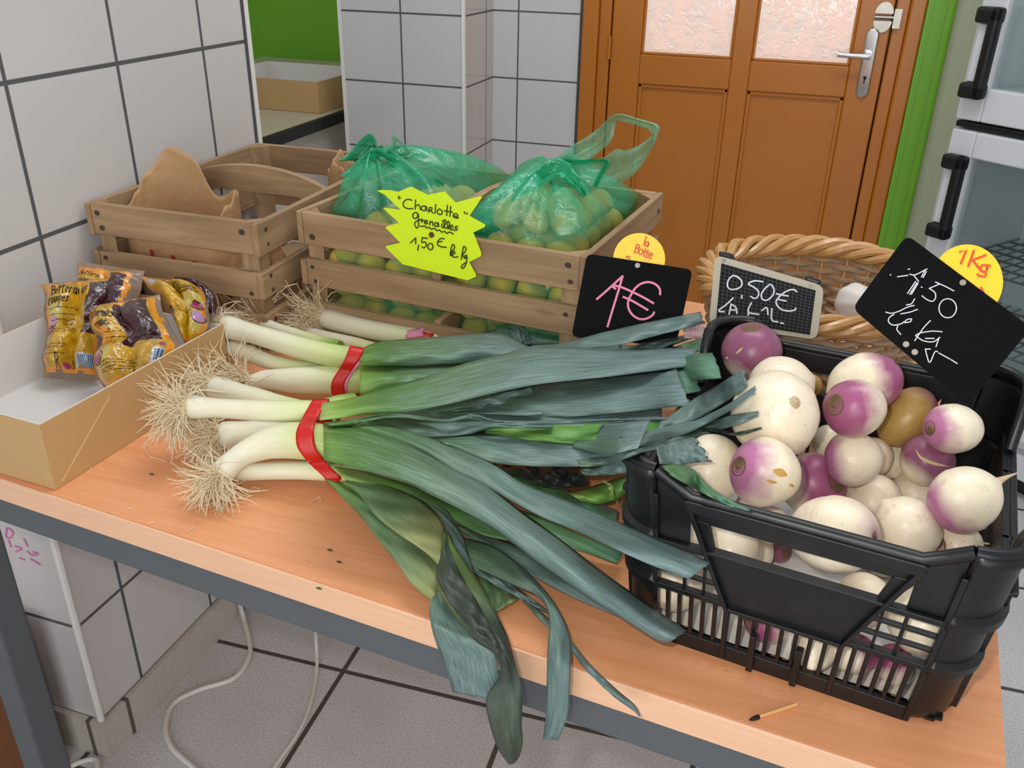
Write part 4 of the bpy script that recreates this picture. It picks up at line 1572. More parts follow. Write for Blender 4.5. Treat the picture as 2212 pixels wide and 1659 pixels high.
strokes('lettering', MAT['chalk'], [ZO(p) for p in (
    [(350, 470), (300, 520), (285, 590), (320, 635), (400, 630), (455, 590), (450, 530), (400, 485), (345, 470)],
    [(460, 705), (455, 745)],
    [(710, 545), (610, 535), (535, 570), (600, 610), (655, 660), (650, 720), (610, 745), (560, 720)],
    [(800, 575), (740, 620), (690, 700), (710, 760), (770, 760), (830, 700), (840, 630), (800, 575), (770, 590)],
    [(1110, 665), (1080, 640), (1010, 650), (930, 700), (870, 770), (880, 830), (940, 880), (1030, 895), (1095, 880), (1100, 860)],
    [(870, 690), (940, 705), (1010, 715)], [(880, 750), (930, 765), (985, 775)],
    [(355, 740), (270, 820), (180, 890), (250, 905)],
    [(330, 810), (305, 935)], [(330, 815), (385, 850), (400, 925)], [(315, 880), (395, 885)],
    [(570, 795), (535, 905), (660, 935)], [(535, 880), (535, 945)],
    [(695, 890), (755, 855), (770, 940)], [(815, 865), (815, 1000), (890, 1025)], [(920, 1035), (955, 1045)])], pi_, 3.2, s2, 0.0006)
rivets('rivet', ZO([(243, 290), (1277, 590)]), b2, s2, 0.0022)
for p in ([(170, 172), (320, 200), (345, 285), (165, 240)], [(1215, 465), (1390, 520), (1390, 590), (1200, 535)]):
    q = [b2.uv(b2.hit(u, v)) for u, v in ZO(p)]
    b = MB()
    b.prism([b2.pt(a, c_, -0.005) for a, c_ in q], b2.n * -0.018)
    bevel(b.build('clip', MAT['black'], s2), 0.002)

# tilted black board 1.50 le Kg over the turnips
b3 = Plane((1.115, 0.043, 0.955), (-0.10, -0.90, 0.42))
s3 = thing('price_board', 'tilted black board reading 1.50 le Kg in chalk with yellow 1Kg disc', 'price sign', b3.pt(0, -0.1))
card('board', ZK([(535, 70), (1650, 905), (1075, 1600), (45, 730)]), b3, 0.002, MAT['board'], s3, 0.008)
dp3 = Plane(b3.pt(0, 0, -0.0024), b3.n)
disc = card('disc', ZK(ring_px(1075, 492, 322, 335, 0, 360, 40)[:-1]), dp3, 0.0012, MAT['yellowdisc'], s3)
red = [[(1010, 225), (1068, 210), (1018, 330)],
       [(1135, 215), (1085, 355)], [(1240, 255), (1110, 305)], [(1125, 300), (1200, 395)],
       ring_px(1225, 372, 30, 32, 0, 360, 10), [(1280, 350), (1252, 345)], [(1212, 402), (1250, 420), (1232, 448), (1180, 440), (1168, 425)], [(1198, 545), (1220, 590)]]
strokes('print', MAT['redletter'], [ZK(p) for p in red], dp3, 5.0, disc, 0.0003, False)
strokes('lettering', MAT['chalk'], [ZK(p) for p in (
    [(385, 430), (392, 432)], [(450, 448), (545, 435)], [(545, 382), (560, 378)], [(560, 425), (610, 430), (700, 385), (715, 378)], [(700, 385), (665, 450)], [(710, 400), (680, 455)],
    [(612, 490), (540, 598)], [(625, 500), (560, 605)], [(635, 505), (575, 605)], [(600, 440), (640, 490)], [(662, 540), (672, 542)],
    [(955, 575), (880, 535), (790, 495)], [(830, 512), (735, 552)], [(735, 552), (785, 590), (790, 640), (760, 668), (710, 650), (670, 618)],
    ring_px(900, 730, 78, 85, 30, 385, 16),
    [(605, 645), (575, 690), (530, 700)], [(600, 705), (540, 720), (470, 755)], [(345, 765), (400, 775), (470, 755)], [(480, 780), (560, 765), (630, 740)],
    [(420, 785), (380, 810), (370, 850), (410, 880), (480, 870), (510, 850)], [(515, 860), (565, 850), (575, 825), (530, 835), (515, 860)], [(455, 885), (445, 920), (480, 965)],
    [(745, 840), (680, 910), (605, 1020)], [(850, 940), (760, 935), (660, 950), (615, 970)], [(612, 975), (680, 1020), (770, 1030), (830, 990)], [(700, 1000), (780, 1000)], [(820, 1000), (795, 1075)],
    [(700, 1095), (715, 1160), (740, 1215), (785, 1120), (810, 1120)], [(700, 1095), (745, 1095)], [(820, 1130), (920, 1185)], [(930, 1190), (985, 1225)])], b3, 2.2, s3)
rivets('rivet', ZK([(1035, 500), (527, 1052), (605, 1122)]), b3, s3, 0.0028)
# its metal pin goes into the purple turnip at the back
b = MB()
pin_top = b3.hit(*ZK([(520, 1160)])[0]) - b3.n * 0.003
# ================================================================ wicker basket with garlic
k = NT('buff willow')
n = k.noise(k.coord('Object'), 60, 4)
MAT['willow'] = k.done(k.mix(n, '#a5713a', '#d2a468'), 0.38, spec=0.5, coat=0.3)
k = NT('peeled grey willow')
n = k.noise(k.coord('Object'), 90, 4)
MAT['willowgrey'] = k.done(k.mix(n, '#94785e', '#c2a685'), 0.5)
MAT['garlic'] = plain('white garlic skin', '#e2d8cf', 0.5, var=0.12, vscale=60)
MAT['garlicroot'] = plain('dry garlic root plate', '#a08a6a', 0.8)
BC = Vector((1.000, 0.345, T))
BH = 0.152
BRX, BRY, BROT = 0.140, 0.150, radians(-8)


def bpt(a, z, off=0.0):
    s = 0.74 + 0.26 * (z / BH) ** 0.8
    x, y = (BRX * s + off) * cos(a), (BRY * s + off) * sin(a)
    return BC + Vector((x * cos(BROT) - y * sin(BROT), x * sin(BROT) + y * cos(BROT), z))


bk = thing('basket', 'oval wicker basket with braided rim holding garlic behind the black crate', 'basket', BC)
NS = 26
b = MB()
for i in range(NS):
    a = 2 * pi * i / NS
    b.tube([bpt(a, z) for z in np.linspace(0.006, BH - 0.01, 8)], 0.0028, 6)
b.build('stakes', MAT['willow'], bk, True)
b = MB()
nrow = 17
rnd = random.Random(2)
for r in range(nrow):
    z = 0.008 + r * (BH - 0.028) / (nrow - 1)
    ph = pi * (r % 2)
    n = NS * 6
    path = [bpt(2 * pi * i / n, z + 0.0008 * sin(5 * i + r), 0.0046 * cos(NS / 2 * 2 * pi * i / n + ph)) for i in range(n + 1)]
    b.tube(path, 0.0037 + rnd.uniform(-0.0004, 0.0005), 6)
b.build('woven_wall', MAT['willowgrey'], bk, True)
for srow in (0.045, 0.085):
    pass
b = MB()
n = 260
for s in range(4):                               # braided rim of thick rods
    path, rad = [], []
    for i in range(n + 1):
        a = 2 * pi * i / n
        w = 7 * a + s * pi / 2
        path.append(bpt(a, BH - 0.004 + 0.0085 * sin(w), 0.0105 * cos(w)))
        rad.append(0.0078 * (0.85 + 0.15 * sin(3 * a + s)))
    b.tube(path, rad, 8)
b.build('braided_rim', MAT['willow'], bk, True)
b = MB()
rows = [[bpt(2 * pi * j / 40, 0.004) * (1 - t) + (BC + Vector((0, 0, 0.004))) * t for j in range(40)] for t in (0, 0.5, 0.98)]
b.grid(rows, 0, True)
solid(b.build('base', MAT['willowgrey'], bk), 0.004)


def garlic(p, r, lean, label, az=0.0):
    t = thing('garlic_bulb', label, 'garlic', Vector(p) - Vector((0, 0, r * 0.85)), 'garlic bulbs in the basket')
    mt = Matrix.Translation(Vector(p)) @ Matrix.Rotation(az, 4, 'Z') @ Matrix.Rotation(lean, 4, 'X')
    rows = []
    for i in range(22):
        s = i / 21
        ang = s * pi
        rr = r * (sin(ang) ** 0.8) * (1.0 if s < 0.5 else 1.0 - 0.35 * (s - 0.5))
        z = -0.85 * r * cos(ang) * (1.0 if s < 0.5 else 1.25)
        if s > 0.86:
            rr, z = r * 0.16 * (1 - (s - 0.86) * 2.5) + 0.001, r * (0.98 + (s - 0.86) * 4.2)
        rows.append([mt @ Vector((rr * (1 + 0.03 * cos(8 * a)) * cos(a), rr * (1 + 0.03 * cos(8 * a)) * sin(a), z)) for a in [2 * pi * j / 40 for j in range(40)]])
    b = MB(); b.grid(rows, 0, True, None, True)
    b.build('bulb', MAT['garlic'], t, True, angle=70)
    b = MB(); b.lathe([(0.0, -0.86 * r), (0.2 * r, -0.88 * r), (0.22 * r, -0.82 * r), (0.0, -0.80 * r)], mt, 12)
    b.build('root_plate', MAT['garlicroot'], t, True)


g0 = at(1848, 655, T + 0.098)
garlic(g0, 0.027, 1.2, 'white garlic bulb showing between the basket rim and the tilted black board', 0.5)
for (x, y, z, lean, az) in ((0.94, 0.33, 0.035, 0.5, 1), (1.0, 0.35, 0.033, 1.3, 2), (1.06, 0.31, 0.034, 0.9, 4), (0.98, 0.42, 0.034, 1.0, 5), (1.0, 0.27, 0.034, 0.4, 3), (1.05, 0.36, 0.036, 0.2, 0)):
    garlic((x, y, T + z), 0.025, lean, 'garlic bulb lower down inside the wicker basket', az)
# ================================================================ black plastic crate
k = NT('dusty black plastic')
n = k.noise(k.coord('Object'), 26, 5, 0.6)
n2 = k.noise(k.coord('Object'), 9, 3)
c = k.mix(k.ramp(n, [(0.5, 0.0), (0.78, 0.35)]), '#0b0d10', '#34302c')
MAT['plastic'] = k.done(c, k.math('ADD', 0.28, k.math('MULTIPLY', n2, 0.22)), spec=0.5)
BX = Fr((0.864, -0.205, T), -7.6)
BW, BD, BHt = 0.284, 0.318, 0.158
EAR = 1.11                                   # corner ears rise above the grips
FLARE = 0.013


def bxp(x, y, z):
    "crate space with the walls leaning outwards towards the top"
    f = FLARE * (1 - z / BHt)
    return BX(x + f * (1 - 2 * x / BW), y + f * (1 - 2 * y / BD), z)


crate = thing('plastic_crate', 'black plastic slotted crate full of turnips at the right end of the table', 'crate', BX(BW / 2, BD / 2, 0))
RC = 0.032                                    # corner radius


class Panel:
    "wall coordinates: s along the wall 0..1, t up 0..1, d outwards"
    def __init__(s, side, h=1.0):
        s.side = side

    def __call__(s, a, t, d):
        z = t * BHt
        if s.side == 'front':
            return bxp(a * BW, -d, z)
        if s.side == 'back':
            return bxp((1 - a) * BW, BD + d, z)
        if s.side == 'left':
            return bxp(-d, (1 - a) * BD, z)
        return bxp(BW + d, a * BD, z)

    def quad(s, mb, q, d0, d1, n=1):
        "q: four (s, t) corners"
        lo = [s(a, t, d0) for a, t in q]
        hi = [s(a, t, d1) for a, t in q]
        mb.hexa([lo[0], lo[1], hi[1], hi[0], lo[3], lo[2], hi[2], hi[3]])

    def rect(s, mb, a0, a1, t0, t1, d0=-0.0015, d1=0.0015):
        s.quad(mb, [(a0, t0), (a1, t0), (a1, t1), (a0, t1)], d0, d1)

    def bar(s, mb, p, q, w, d0=-0.001, d1=0.002):
        "slanting rib of width w (fraction of the wall length)"
        s.quad(mb, [(p[0] - w / 2, p[1]), (p[0] + w / 2, p[1]), (q[0] + w / 2, q[1]), (q[0] - w / 2, q[1])], d0, d1)


A0 = RC / BW


def end_wall(side):
    P = Panel(side)
    mb = MB()
    P.rect(mb, A0, 1 - A0, 0.0, 0.10, -0.002, 0.0035)                      # foot band
    P.rect(mb, A0, 0.335, 0.375, 0.41, -0.002, 0.006)                     # ledges
    P.rect(mb, 0.665, 1 - A0, 0.375, 0.41, -0.002, 0.006)
    P.rect(mb, A0, 0.27, 0.665, 0.70, -0.002, 0.006)
    P.rect(mb, 0.73, 1 - A0, 0.665, 0.70, -0.002, 0.006)
    P.quad(mb, [(A0, 0.70), (0.21, 0.70), (0.21, 0.99), (A0, EAR - 0.01)], -0.0015, 0.0015)      # plain band, rising to the corner ears
    P.quad(mb, [(0.79, 0.70), (1 - A0, 0.70), (1 - A0, EAR - 0.01), (0.79, 0.99)], -0.0015, 0.0015)
    P.quad(mb, [(0.335, 0.375), (0.665, 0.375), (0.738, 0.70), (0.262, 0.70)], -0.0015, 0.0035)   # plain trapezoid plate
    P.rect(mb, 0.335, 0.665, 0.362, 0.385, -0.002, 0.008)
    P.rect(mb, 0.262, 0.738, 0.69, 0.712, -0.002, 0.008)
    P.quad(mb, [(0.255, 0.70), (0.285, 0.70), (0.262, 0.87), (0.205, 0.87)], -0.0015, 0.004)      # cheeks of the hand hold
    P.quad(mb, [(0.715, 0.70), (0.745, 0.70), (0.795, 0.87), (0.738, 0.87)], -0.0015, 0.004)
    P.rect(mb, 0.20, 0.80, 0.855, 0.985, -0.002, 0.003)                   # grip
    P.rect(mb, 0.20, 0.80, 0.93, 0.995, 0.003, 0.010)
    P.bar(mb, (0.335, 0.37), (0.20, 0.99), 0.014, -0.001, 0.009)          # slanting ribs
    P.bar(mb, (0.665, 0.37), (0.80, 0.99), 0.014, -0.001, 0.009)
    for a in (A0, 0.335, 0.665, 1 - A0):                                  # upright ribs
        P.rect(mb, a - 0.008, a + 0.008, 0.02, 0.375 if a in (0.335, 0.665) else 0.97, -0.002, 0.0065)
    for lo, hi, n in ((A0, 0.335, 6), (0.335, 0.665, 8), (0.665, 1 - A0, 6)):   # slots: the bars between them
        for i in range(1, n):
            a = lo + (hi - lo) * i / n
            P.rect(mb, a - 0.0065, a + 0.0065, 0.09, 0.39, -0.0015, 0.003)
    for a in (0.425, 0.56):                                               # two short pegs
        P.rect(mb, a - 0.010, a + 0.010, 0.02, 0.27, 0.003, 0.011)
    for lo, hi in ((A0, 0.30), (0.70, 1 - A0)):                           # lattice beside the plate
        for t in (0.48, 0.57):
            P.rect(mb, lo, hi, t, t + 0.022, -0.0015, 0.003)
    P.rect(mb, 0.195, 0.205, 0.40, 0.68, -0.0015, 0.003)
    P.rect(mb, 0.795, 0.805, 0.40, 0.68, -0.0015, 0.003)
    P.rect(mb, 0.255, 0.263, 0.40, 0.68, -0.0015, 0.003)
    P.rect(mb, 0.737, 0.745, 0.40, 0.68, -0.0015, 0.003)
    bevel(mb.build('end_wall', MAT['plastic'], crate), 0.0008)


SIDE_T = 0.80                                 # the long sides are lower than the ends


def side_wall(side):
    P = Panel(side)
    a0 = RC / BD
    mb = MB()
    P.rect(mb, a0, 1 - a0, 0.0, 0.10, -0.002, 0.0035)
    P.rect(mb, a0, 1 - a0, 0.375, 0.41, -0.002, 0.006)
    P.rect(mb, a0, 1 - a0, 0.665, SIDE_T, -0.002, 0.004)
    P.rect(mb, a0, 1 - a0, SIDE_T - 0.03, SIDE_T, 0.004, 0.010)
    for i in range(1, 22):
        a = a0 + (1 - 2 * a0) * i / 22
        P.rect(mb, a - 0.006, a + 0.006, 0.09, 0.39, -0.0015, 0.003)
        P.rect(mb, a - 0.006, a + 0.006, 0.40, 0.68, -0.0015, 0.003)
    P.rect(mb, a0, 1 - a0, 0.52, 0.545, -0.0015, 0.003)
    for a in (a0, 0.33, 0.67, 1 - a0):
        P.rect(mb, a - 0.008, a + 0.008, 0.02, SIDE_T, -0.002, 0.0065)
    bevel(mb.build('side_wall', MAT['plastic'], crate), 0.0008)


end_wall('front')
end_wall('back')
side_wall('left')
side_wall('right')


def corner(ix, iy):
    "rounded corner post that steps in twice and stands up as an ear along the long side"
    cx = RC if ix == 0 else BW - RC
    cy = RC if iy == 0 else BD - RC
    sx, sy = (-1 if ix == 0 else 1), (-1 if iy == 0 else 1)
    prof = [(0.0, -0.006), (0.05, -0.001), (0.10, 0.0), (0.36, 0.0), (0.375, 0.006), (0.41, 0.006), (0.43, 0.001), (0.655, 0.001), (0.67, 0.007), (0.71, 0.007), (0.73, 0.002), (EAR - 0.07, 0.002), (EAR - 0.05, 0.007), (EAR, 0.007)]
    rows = []
    for t, d in prof:
        row = []
        for k in range(11):
            a = (pi / 2) * k / 10
            row.append(bxp(cx + sx * (RC + d) * sin(a), cy + sy * (RC + d) * cos(a), t * BHt))
        # ear: runs on along the long side and slopes down
        ex = cx + sx * (RC + d)
        for j, dy in enumerate((0.012, 0.024, 0.034)):
            tt = t if t < SIDE_T else SIDE_T + (t - SIDE_T) * (1 - (j / 2.0) ** 1.5 * 0.95)
            row.append(bxp(ex, cy - sy * dy, tt * BHt))
        rows.append(row)
    mb = MB(); mb.grid(rows)
    o = mb.build('corner_post', MAT['plastic'], crate, True, angle=35)
    solid(o, 0.003, 0.0)
    # rolled rim over the ear
    path = []
    for k in range(11):
        a = (pi / 2) * k / 10
        path.append(bxp(cx + sx * (RC + 0.003) * sin(a), cy + sy * (RC + 0.003) * cos(a), EAR * BHt))
    for j, dy in enumerate((0.012, 0.024, 0.034)):
        path.append(bxp(cx + sx * (RC + 0.003), cy - sy * dy, (SIDE_T + (EAR - SIDE_T) * (1 - (j / 2.0) ** 1.5 * 0.95)) * BHt))
    mb = MB(); mb.tube(path, 0.0052, 10)
    mb.build('rim', MAT['plastic'], crate, True)


for ix in (0, 1):
    for iy in (0, 1):
        corner(ix, iy)
for side in ('front', 'back'):
    P = Panel(side)
    mb = MB(); mb.tube([P(A0, EAR, 0.003), P(0.155, 1.06, 0.003), P(0.21, 1.0, 0.003)] + [P(a, 1.0, 0.003) for a in np.linspace(0.25, 0.75, 8)] + [P(0.79, 1.0, 0.003), P(0.845, 1.06, 0.003), P(1 - A0, EAR, 0.003)], 0.0052, 10)
    mb.build('rim', MAT['plastic'], crate, True)
mb = MB()
for i in range(12):
    x = 0.014 + (BW - 0.028) * i / 11
    mb.hexa([bxp(x + dx, y, z) for z in (0.003, 0.006) for dx, y in ((-0.004, 0.004), (0.004, 0.004), (0.004, BD - 0.004), (-0.004, BD - 0.004))])
for i in range(13):
    y = 0.012 + (BD - 0.024) * i / 12
    mb.hexa([bxp(x, y + dy, z) for z in (0.0025, 0.0055) for x, dy in ((0.004, -0.004), (BW - 0.004, -0.004), (BW - 0.004, 0.004), (0.004, 0.004))])
mb.build('base_grid', MAT['plastic'], crate)
# sheet of white paper lining the crate floor
MAT['paper'] = plain('white paper', '#dedad4', 0.7)
mb = MB()
rows = [[bxp(0.02 + (BW - 0.04) * i / 12, 0.014 + (BD - 0.05) * j / 12, 0.008 + 0.0015 * sin(i * 1.3 + j)) for i in range(13)] for j in range(13)]
mb.grid(rows)
pp = mb.build('paper_sheet', MAT['paper'])
solid(pp, 0.0003)
tag(pp, 'sheet of white paper lying under the turnips on the crate floor', 'paper')

# ---------------------------------------------------------------- turnips
def turnip_mat(name, crown, amt, brown=0.15, body='#e6d5b6', pale='#f5ead4'):
    "cream below, violet towards the crown (crown at +Z of the generated body)"
    k = NT(name)
    vec = k.coord('UV')
    o = k.sep(vec)
    co = k.coord('Object')
    n = k.noise(co, 30, 4)
    n2 = k.noise(co, 70, 5, 0.65)
    n3 = k.noise(co, 260, 2)
    e = k.math('ADD', o[1], k.math('MULTIPLY', k.math('SUBTRACT', n, 0.5), 0.42))
    f = k.ramp(e, [(max(0.0, 1 - amt - 0.10), 0.0), (1 - amt + 0.09, 0.92)])
    c = k.mix(f, k.mix(n2, body, pale), crown)
    c = k.mix(k.ramp(n2, [(0.56, 0.0), (0.74, brown * 2.4)]), c, '#a67c45')
    c = k.mix(k.ramp(n3, [(0.70, 0.0), (0.76, 0.5)]), c, '#8f6a40')
    pk_ = k.noise(co, 18, 2)
    c = k.mix(k.ramp(pk_, [(0.5, 0.0), (0.75, 0.28)]), c, '#d8a59a')
    k.bump(n2, 0.12, 0.002)
    return k.done(c, 0.36, spec=0.45)


MAT['tn_p'] = turnip_mat('turnip, violet upper half', '#94306f', 0.44)
MAT['tn_pp'] = turnip_mat('turnip, dark violet', '#7a235c', 0.58, 0.2)
MAT['tn_l'] = turnip_mat('turnip, pale violet shoulder', '#ae5f92', 0.32, 0.15)
MAT['tn_w'] = turnip_mat('turnip, nearly white', '#d0a6b4', 0.13, 0.2)
MAT['tn_b'] = turnip_mat('turnip, brown and scabby', '#7a3f50', 0.26, 0.7, '#96702f', '#c2a05c')
MAT['scar'] = plain('corky leaf scar', '#7a5f42', 0.85, var=0.45, vscale=120, bump=0.6, bscale=160)
MAT['taproot'] = plain('pale tap root', '#cdb48c', 0.8, var=0.3, vscale=80)

TURN_D = {'a': 0.8932, 'b': 0.8483, 'c': 0.7885, 'd': 0.896, 'e': 0.8469, 'f': 0.7976, 'g': 0.8533, 'h': 0.7968, 'i': 0.8291, 'j': 0.8155, 'k': 0.8588, 'l': 0.7455, 'm': 0.8105, 'n': 0.8547, 'o': 0.6937, 'p': 0.7292,
          'q': 0.8428, 'r': 0.8574, 's': 0.7048, 't': 0.7333, 'u': 0.8149, 'v': 0.8357, 'w': 0.8508, 's1': 0.7529, 's2': 0.7291, 's3': 0.7231, 's4': 0.7137, 'f1': 0.9023, 'f2': 0.8793, 'f3': 0.9075, 'f4': 0.8335}
zt, zs = zm(1340, 680, 2.5367), zm(1300, 1050, 2.4254)


def turnip(key, c, r, axis, mat, label, asp=1.0, group=None, scar=0.30, tail=0.6, src=zt, f=2.5367):
    """c, r: centre and half width in the photo; axis: where the crown points, as (right, up, toward camera); asp: length over width"""
    u, v = src([c])[0]
    p = CAM + ray(u, v) * TURN_D[key]
    R = r / f * TURN_D[key] / FOC * 0.985
    ax = (CR * axis[0] + CU * axis[1] - CF * axis[2]).normalized()
    q = ax.to_track_quat('Z', 'Y').to_matrix().to_4x4()
    mt = Matrix.Translation(p) @ q
    rnd = random.Random(hash(key) % 1000 if False else sum(ord(ch) * 7 for ch in key))
    ph = [rnd.uniform(0, 6.28) for _ in range(6)]
    rows, uv = [], []
    n, m = 28, 36
    for i in range(n + 1):
        s = i / n
        th = pi * s                              # 0 = tail end, pi = crown
        for_r = sin(th)
        rr = R * for_r ** 0.92 * (1.0 - 0.10 * cos(th) * -1 * 0.0)
        rr *= (0.90 + 0.10 * (s ** 0.7)) if s < 0.5 else 0.984
        z = -R * asp * cos(th)
        if s < 0.14:                             # run out into the root
            z -= R * 0.10 * (1 - s / 0.14) ** 2
        if s > 0.90:                             # sunken crown
            z -= R * 0.05 * ((s - 0.90) / 0.10)
        row = []
        for j in range(m):
            a = 2 * pi * j / m
            w = 1 + 0.022 * sin(2 * a + ph[0] + 2 * s) + 0.015 * sin(3 * a + ph[1] - 3 * s) + 0.008 * sin(7 * a + ph[2] + 9 * s)
            row.append(mt @ Vector((max(rr, 0.0003) * w * cos(a), max(rr, 0.0003) * w * sin(a), z * (1 + 0.012 * sin(a + ph[3])))))
            uv.append((j / m, s))
        rows.append(row)
    t = thing('turnip', label, 'turnip', p - Vector((0, 0, R)), group)
    b = MB(); b.grid(rows, 0, True, uv, True)
    b.build('body', MAT[mat], t, True, angle=80)
    if scar:
        b = MB()
        zt0 = R * asp * 0.965
        pr = [(R * scar * 1.12, zt0 - R * 0.07), (R * scar * 1.05, zt0 - R * 0.005), (R * scar * 0.9, zt0 + R * 0.012), (R * scar * 0.74, zt0 - R * 0.012), (R * scar * 0.6, zt0 + R * 0.014), (R * scar * 0.45, zt0 - R * 0.01), (R * scar * 0.28, zt0 + R * 0.03), (0.0004, zt0 + R * 0.035)]
        b.lathe(pr, mt, 24)
        b.build('crown_scar', MAT['scar'], t, True, angle=60)
    if tail:
        b = MB()
        z0 = -R * asp * 1.06
        bend = rnd.uniform(-0.3, 0.3)
        L = R * tail
        b.tube([mt @ Vector((bend * L * k * k, 0.2 * bend * L * k, z0 - L * k)) for k in (-0.15, 0.2, 0.5, 0.8, 1.0)], [R * 0.15, R * 0.085, R * 0.05, R * 0.03, R * 0.012], 8)
        b.build('tap_root', MAT['taproot'], t, True)
    return t, p, R, ax


turnip('a', (720, 210), 168, (-0.15, 0.85, 0.45), 'tn_pp', 'dark violet turnip in the back left corner of the black crate, scar uppermost', 1.0)
turnip('b', (880, 400), 185, (-0.9, -0.3, -0.1), 'tn_w', 'white turnip just behind the biggest white one, left back of crate', 0.95, scar=0, tail=0)
turnip('c', (850, 545), 250, (-0.12, -0.28, -0.95), 'tn_w', 'biggest turnip, white, root scar facing the camera, beside the leek tips', 0.95, scar=0, tail=0.12)
turnip('d', (1030, 390), 75, (0.2, 0.3, -0.8), 'tn_b', 'small brownish turnip peeping out behind the two white ones', 1.0, tail=0, scar=0)
TE = turnip('e', (1340, 370), 170, (0.95, 0.25, 0.1), 'tn_p', 'long violet turnip at the back wall pierced by the pin of the tilted board', 1.18, scar=0, tail=0)
turnip('f', (1285, 512), 170, (-0.86, 0.12, 0.48), 'tn_p', 'violet and cream turnip with round brown scar facing left, crate centre', 0.98, scar=0.34, tail=0)
turnip('g', (1570, 560), 140, (0.62, 0.72, 0.1), 'tn_b', 'scabby brown elongated turnip with withered top, right of crate centre', 1.32, scar=0.26, tail=0)
turnip('h', (1825, 625), 145, (-0.93, 0.05, 0.25), 'tn_l', 'pink and cream turnip lying highest against the right crate wall', 1.12, scar=0.28, tail=0.0)
turnip('i', (1680, 800), 150, (0.25, 0.7, 0.4), 'tn_pp', 'violet turnip with a pale crack, below the pink one at right', 0.95, scar=0, tail=0)
turnip('j', (1275, 790), 155, (-0.85, -0.1, -0.1), 'tn_l', 'rosy cream turnip in the middle of the crate under the scarred violet one', 0.98, scar=0, tail=0)
turnip('k', (1385, 780), 110, (0.3, 0.5, -0.5), 'tn_w', 'cream turnip half hidden behind the rosy middle one', 1.0, scar=0)
turnip('l', (795, 862), 195, (-0.88, 0.20, 0.42), 'tn_l', 'cream turnip with yellow blotch and violet scarred end, front left of pile', 1.02, scar=0.28, tail=0)
turnip('m', (500, 850), 190, (0.4, 0.6, -0.5), 'tn_b' if False else 'tn_w', 'pale turnip under the torn leek leaf at the left crate wall', 1.05, scar=0)
turnip('n', (1050, 930), 180, (0.35, 0.15, 0.6), 'tn_p', 'pink violet turnip with brown crown sunk between its neighbours', 1.0, scar=0.34)
turnip('o', (1165, 1200), 225, (0.62, 0.05, 0.60), 'tn_w', 'tall cream turnip behind the middle of the front grip', 1.08, scar=0.13, tail=0)
turnip('p', (1570, 1170), 180, (0.5, -0.6, 0.1), 'tn_w', 'cream turnip at the front wall right of the tall one', 1.0, scar=0, tail=0)
turnip('q', (1385, 1030), 160, (0.3, 0.6, -0.4), 'tn_w', 'white turnip with hairy root between the two front ones', 1.0, scar=0, tail=0.5)
turnip('r', (1610, 985), 130, (-0.2, 0.5, -0.4), 'tn_w', 'small dull cream turnip behind the big right hand one', 1.0, scar=0)
turnip('s', (1885, 1010), 185, (-0.75, -0.45, -0.15), 'tn_l', 'big cream turnip with root sticking out over the right crate rim', 1.06, scar=0, tail=0.55)
turnip('t', (1850, 1260), 130, (-0.92, 0.0, 0.25), 'tn_w', 'cream turnip with brown scarred end in the front right crate corner', 1.0, scar=0.36)
turnip('u', (825, 1150), 105, (0.1, 0.9, 0.1), 'tn_b' if False else 'tn_w', 'small ochre turnip just above the front grip at left', 1.0, scar=0, tail=0)
turnip('v', (720, 1290), 125, (-0.2, 0.5, -0.7), 'tn_w', 'cream turnip seen through the left end of the hand hold', 1.0, scar=0, tail=0)
turnip('w', (870, 1290), 70, (0.3, -0.1, 0.8), 'tn_pp', 'small violet turnip with brown scar seen through the hand hold', 1.0, scar=0.4, tail=0)
turnip('s1', (870, 700), 125, (-0.85, 0.1, 0.4), 'tn_p', 'violet turnip behind the lower slots left of the two pegs', 1.0, src=zs, f=2.4254, scar=0.42, tail=0)
turnip('s2', (1110, 850), 115, (0.3, 0.5, -0.6), 'tn_w', 'cream turnip behind the lower slots right of the pegs', 1.1, src=zs, f=2.4254, scar=0, tail=0)
turnip('s3', (1320, 880), 110, (0.85, 0.2, 0.2), 'tn_p', 'half violet turnip behind the lower slots under the right lattice', 1.05, src=zs, f=2.4254, scar=0.3, tail=0)
turnip('s4', (1535, 940), 105, (-0.3, 0.85, 0.3), 'tn_p', 'violet and ochre turnip behind the rightmost lower slots', 1.1, src=zs, f=2.4254, scar=0, tail=0)
for key, c, r in (('f1', (1150, 700), 100), ('f2', (1500, 800), 110), ('f3', (720, 1050), 90), ('f4', (1440, 1340), 100)):
    turnip(key, c, r, (0.2, 0.5, -0.5), 'tn_w', 'white turnip deep in the pile showing only in a gap between others', 1.0, 'turnips deep in the pile', scar=0, tail=0)

for i, (x, y, z, r) in enumerate(((0.044, 0.044, 0.040, 0.029), (0.042, 0.050, 0.098, 0.027), (0.238, 0.042, 0.072, 0.026), (0.195, 0.056, 0.066, 0.022), (0.085, 0.055, 0.078, 0.024))):
    TURN_D['x%d' % i] = 1.0
    p = BX(x, y, z)
    d = p - CAM
    zc = d.dot(CF)
    TURN_D['x%d' % i] = zc
    turnip('x%d' % i, (IMG_W / 2 + FOC * d.dot(CR) / zc, IMG_H / 2 - FOC * d.dot(CU) / zc), r / zc * FOC / 0.985, (0.3, 0.4, -0.6), 'tn_w',
           'cream turnip against the inside of the front wall, showing only through its openings', 1.0, 'turnips behind the front openings', scar=0, tail=0, src=lambda q: q, f=1.0)

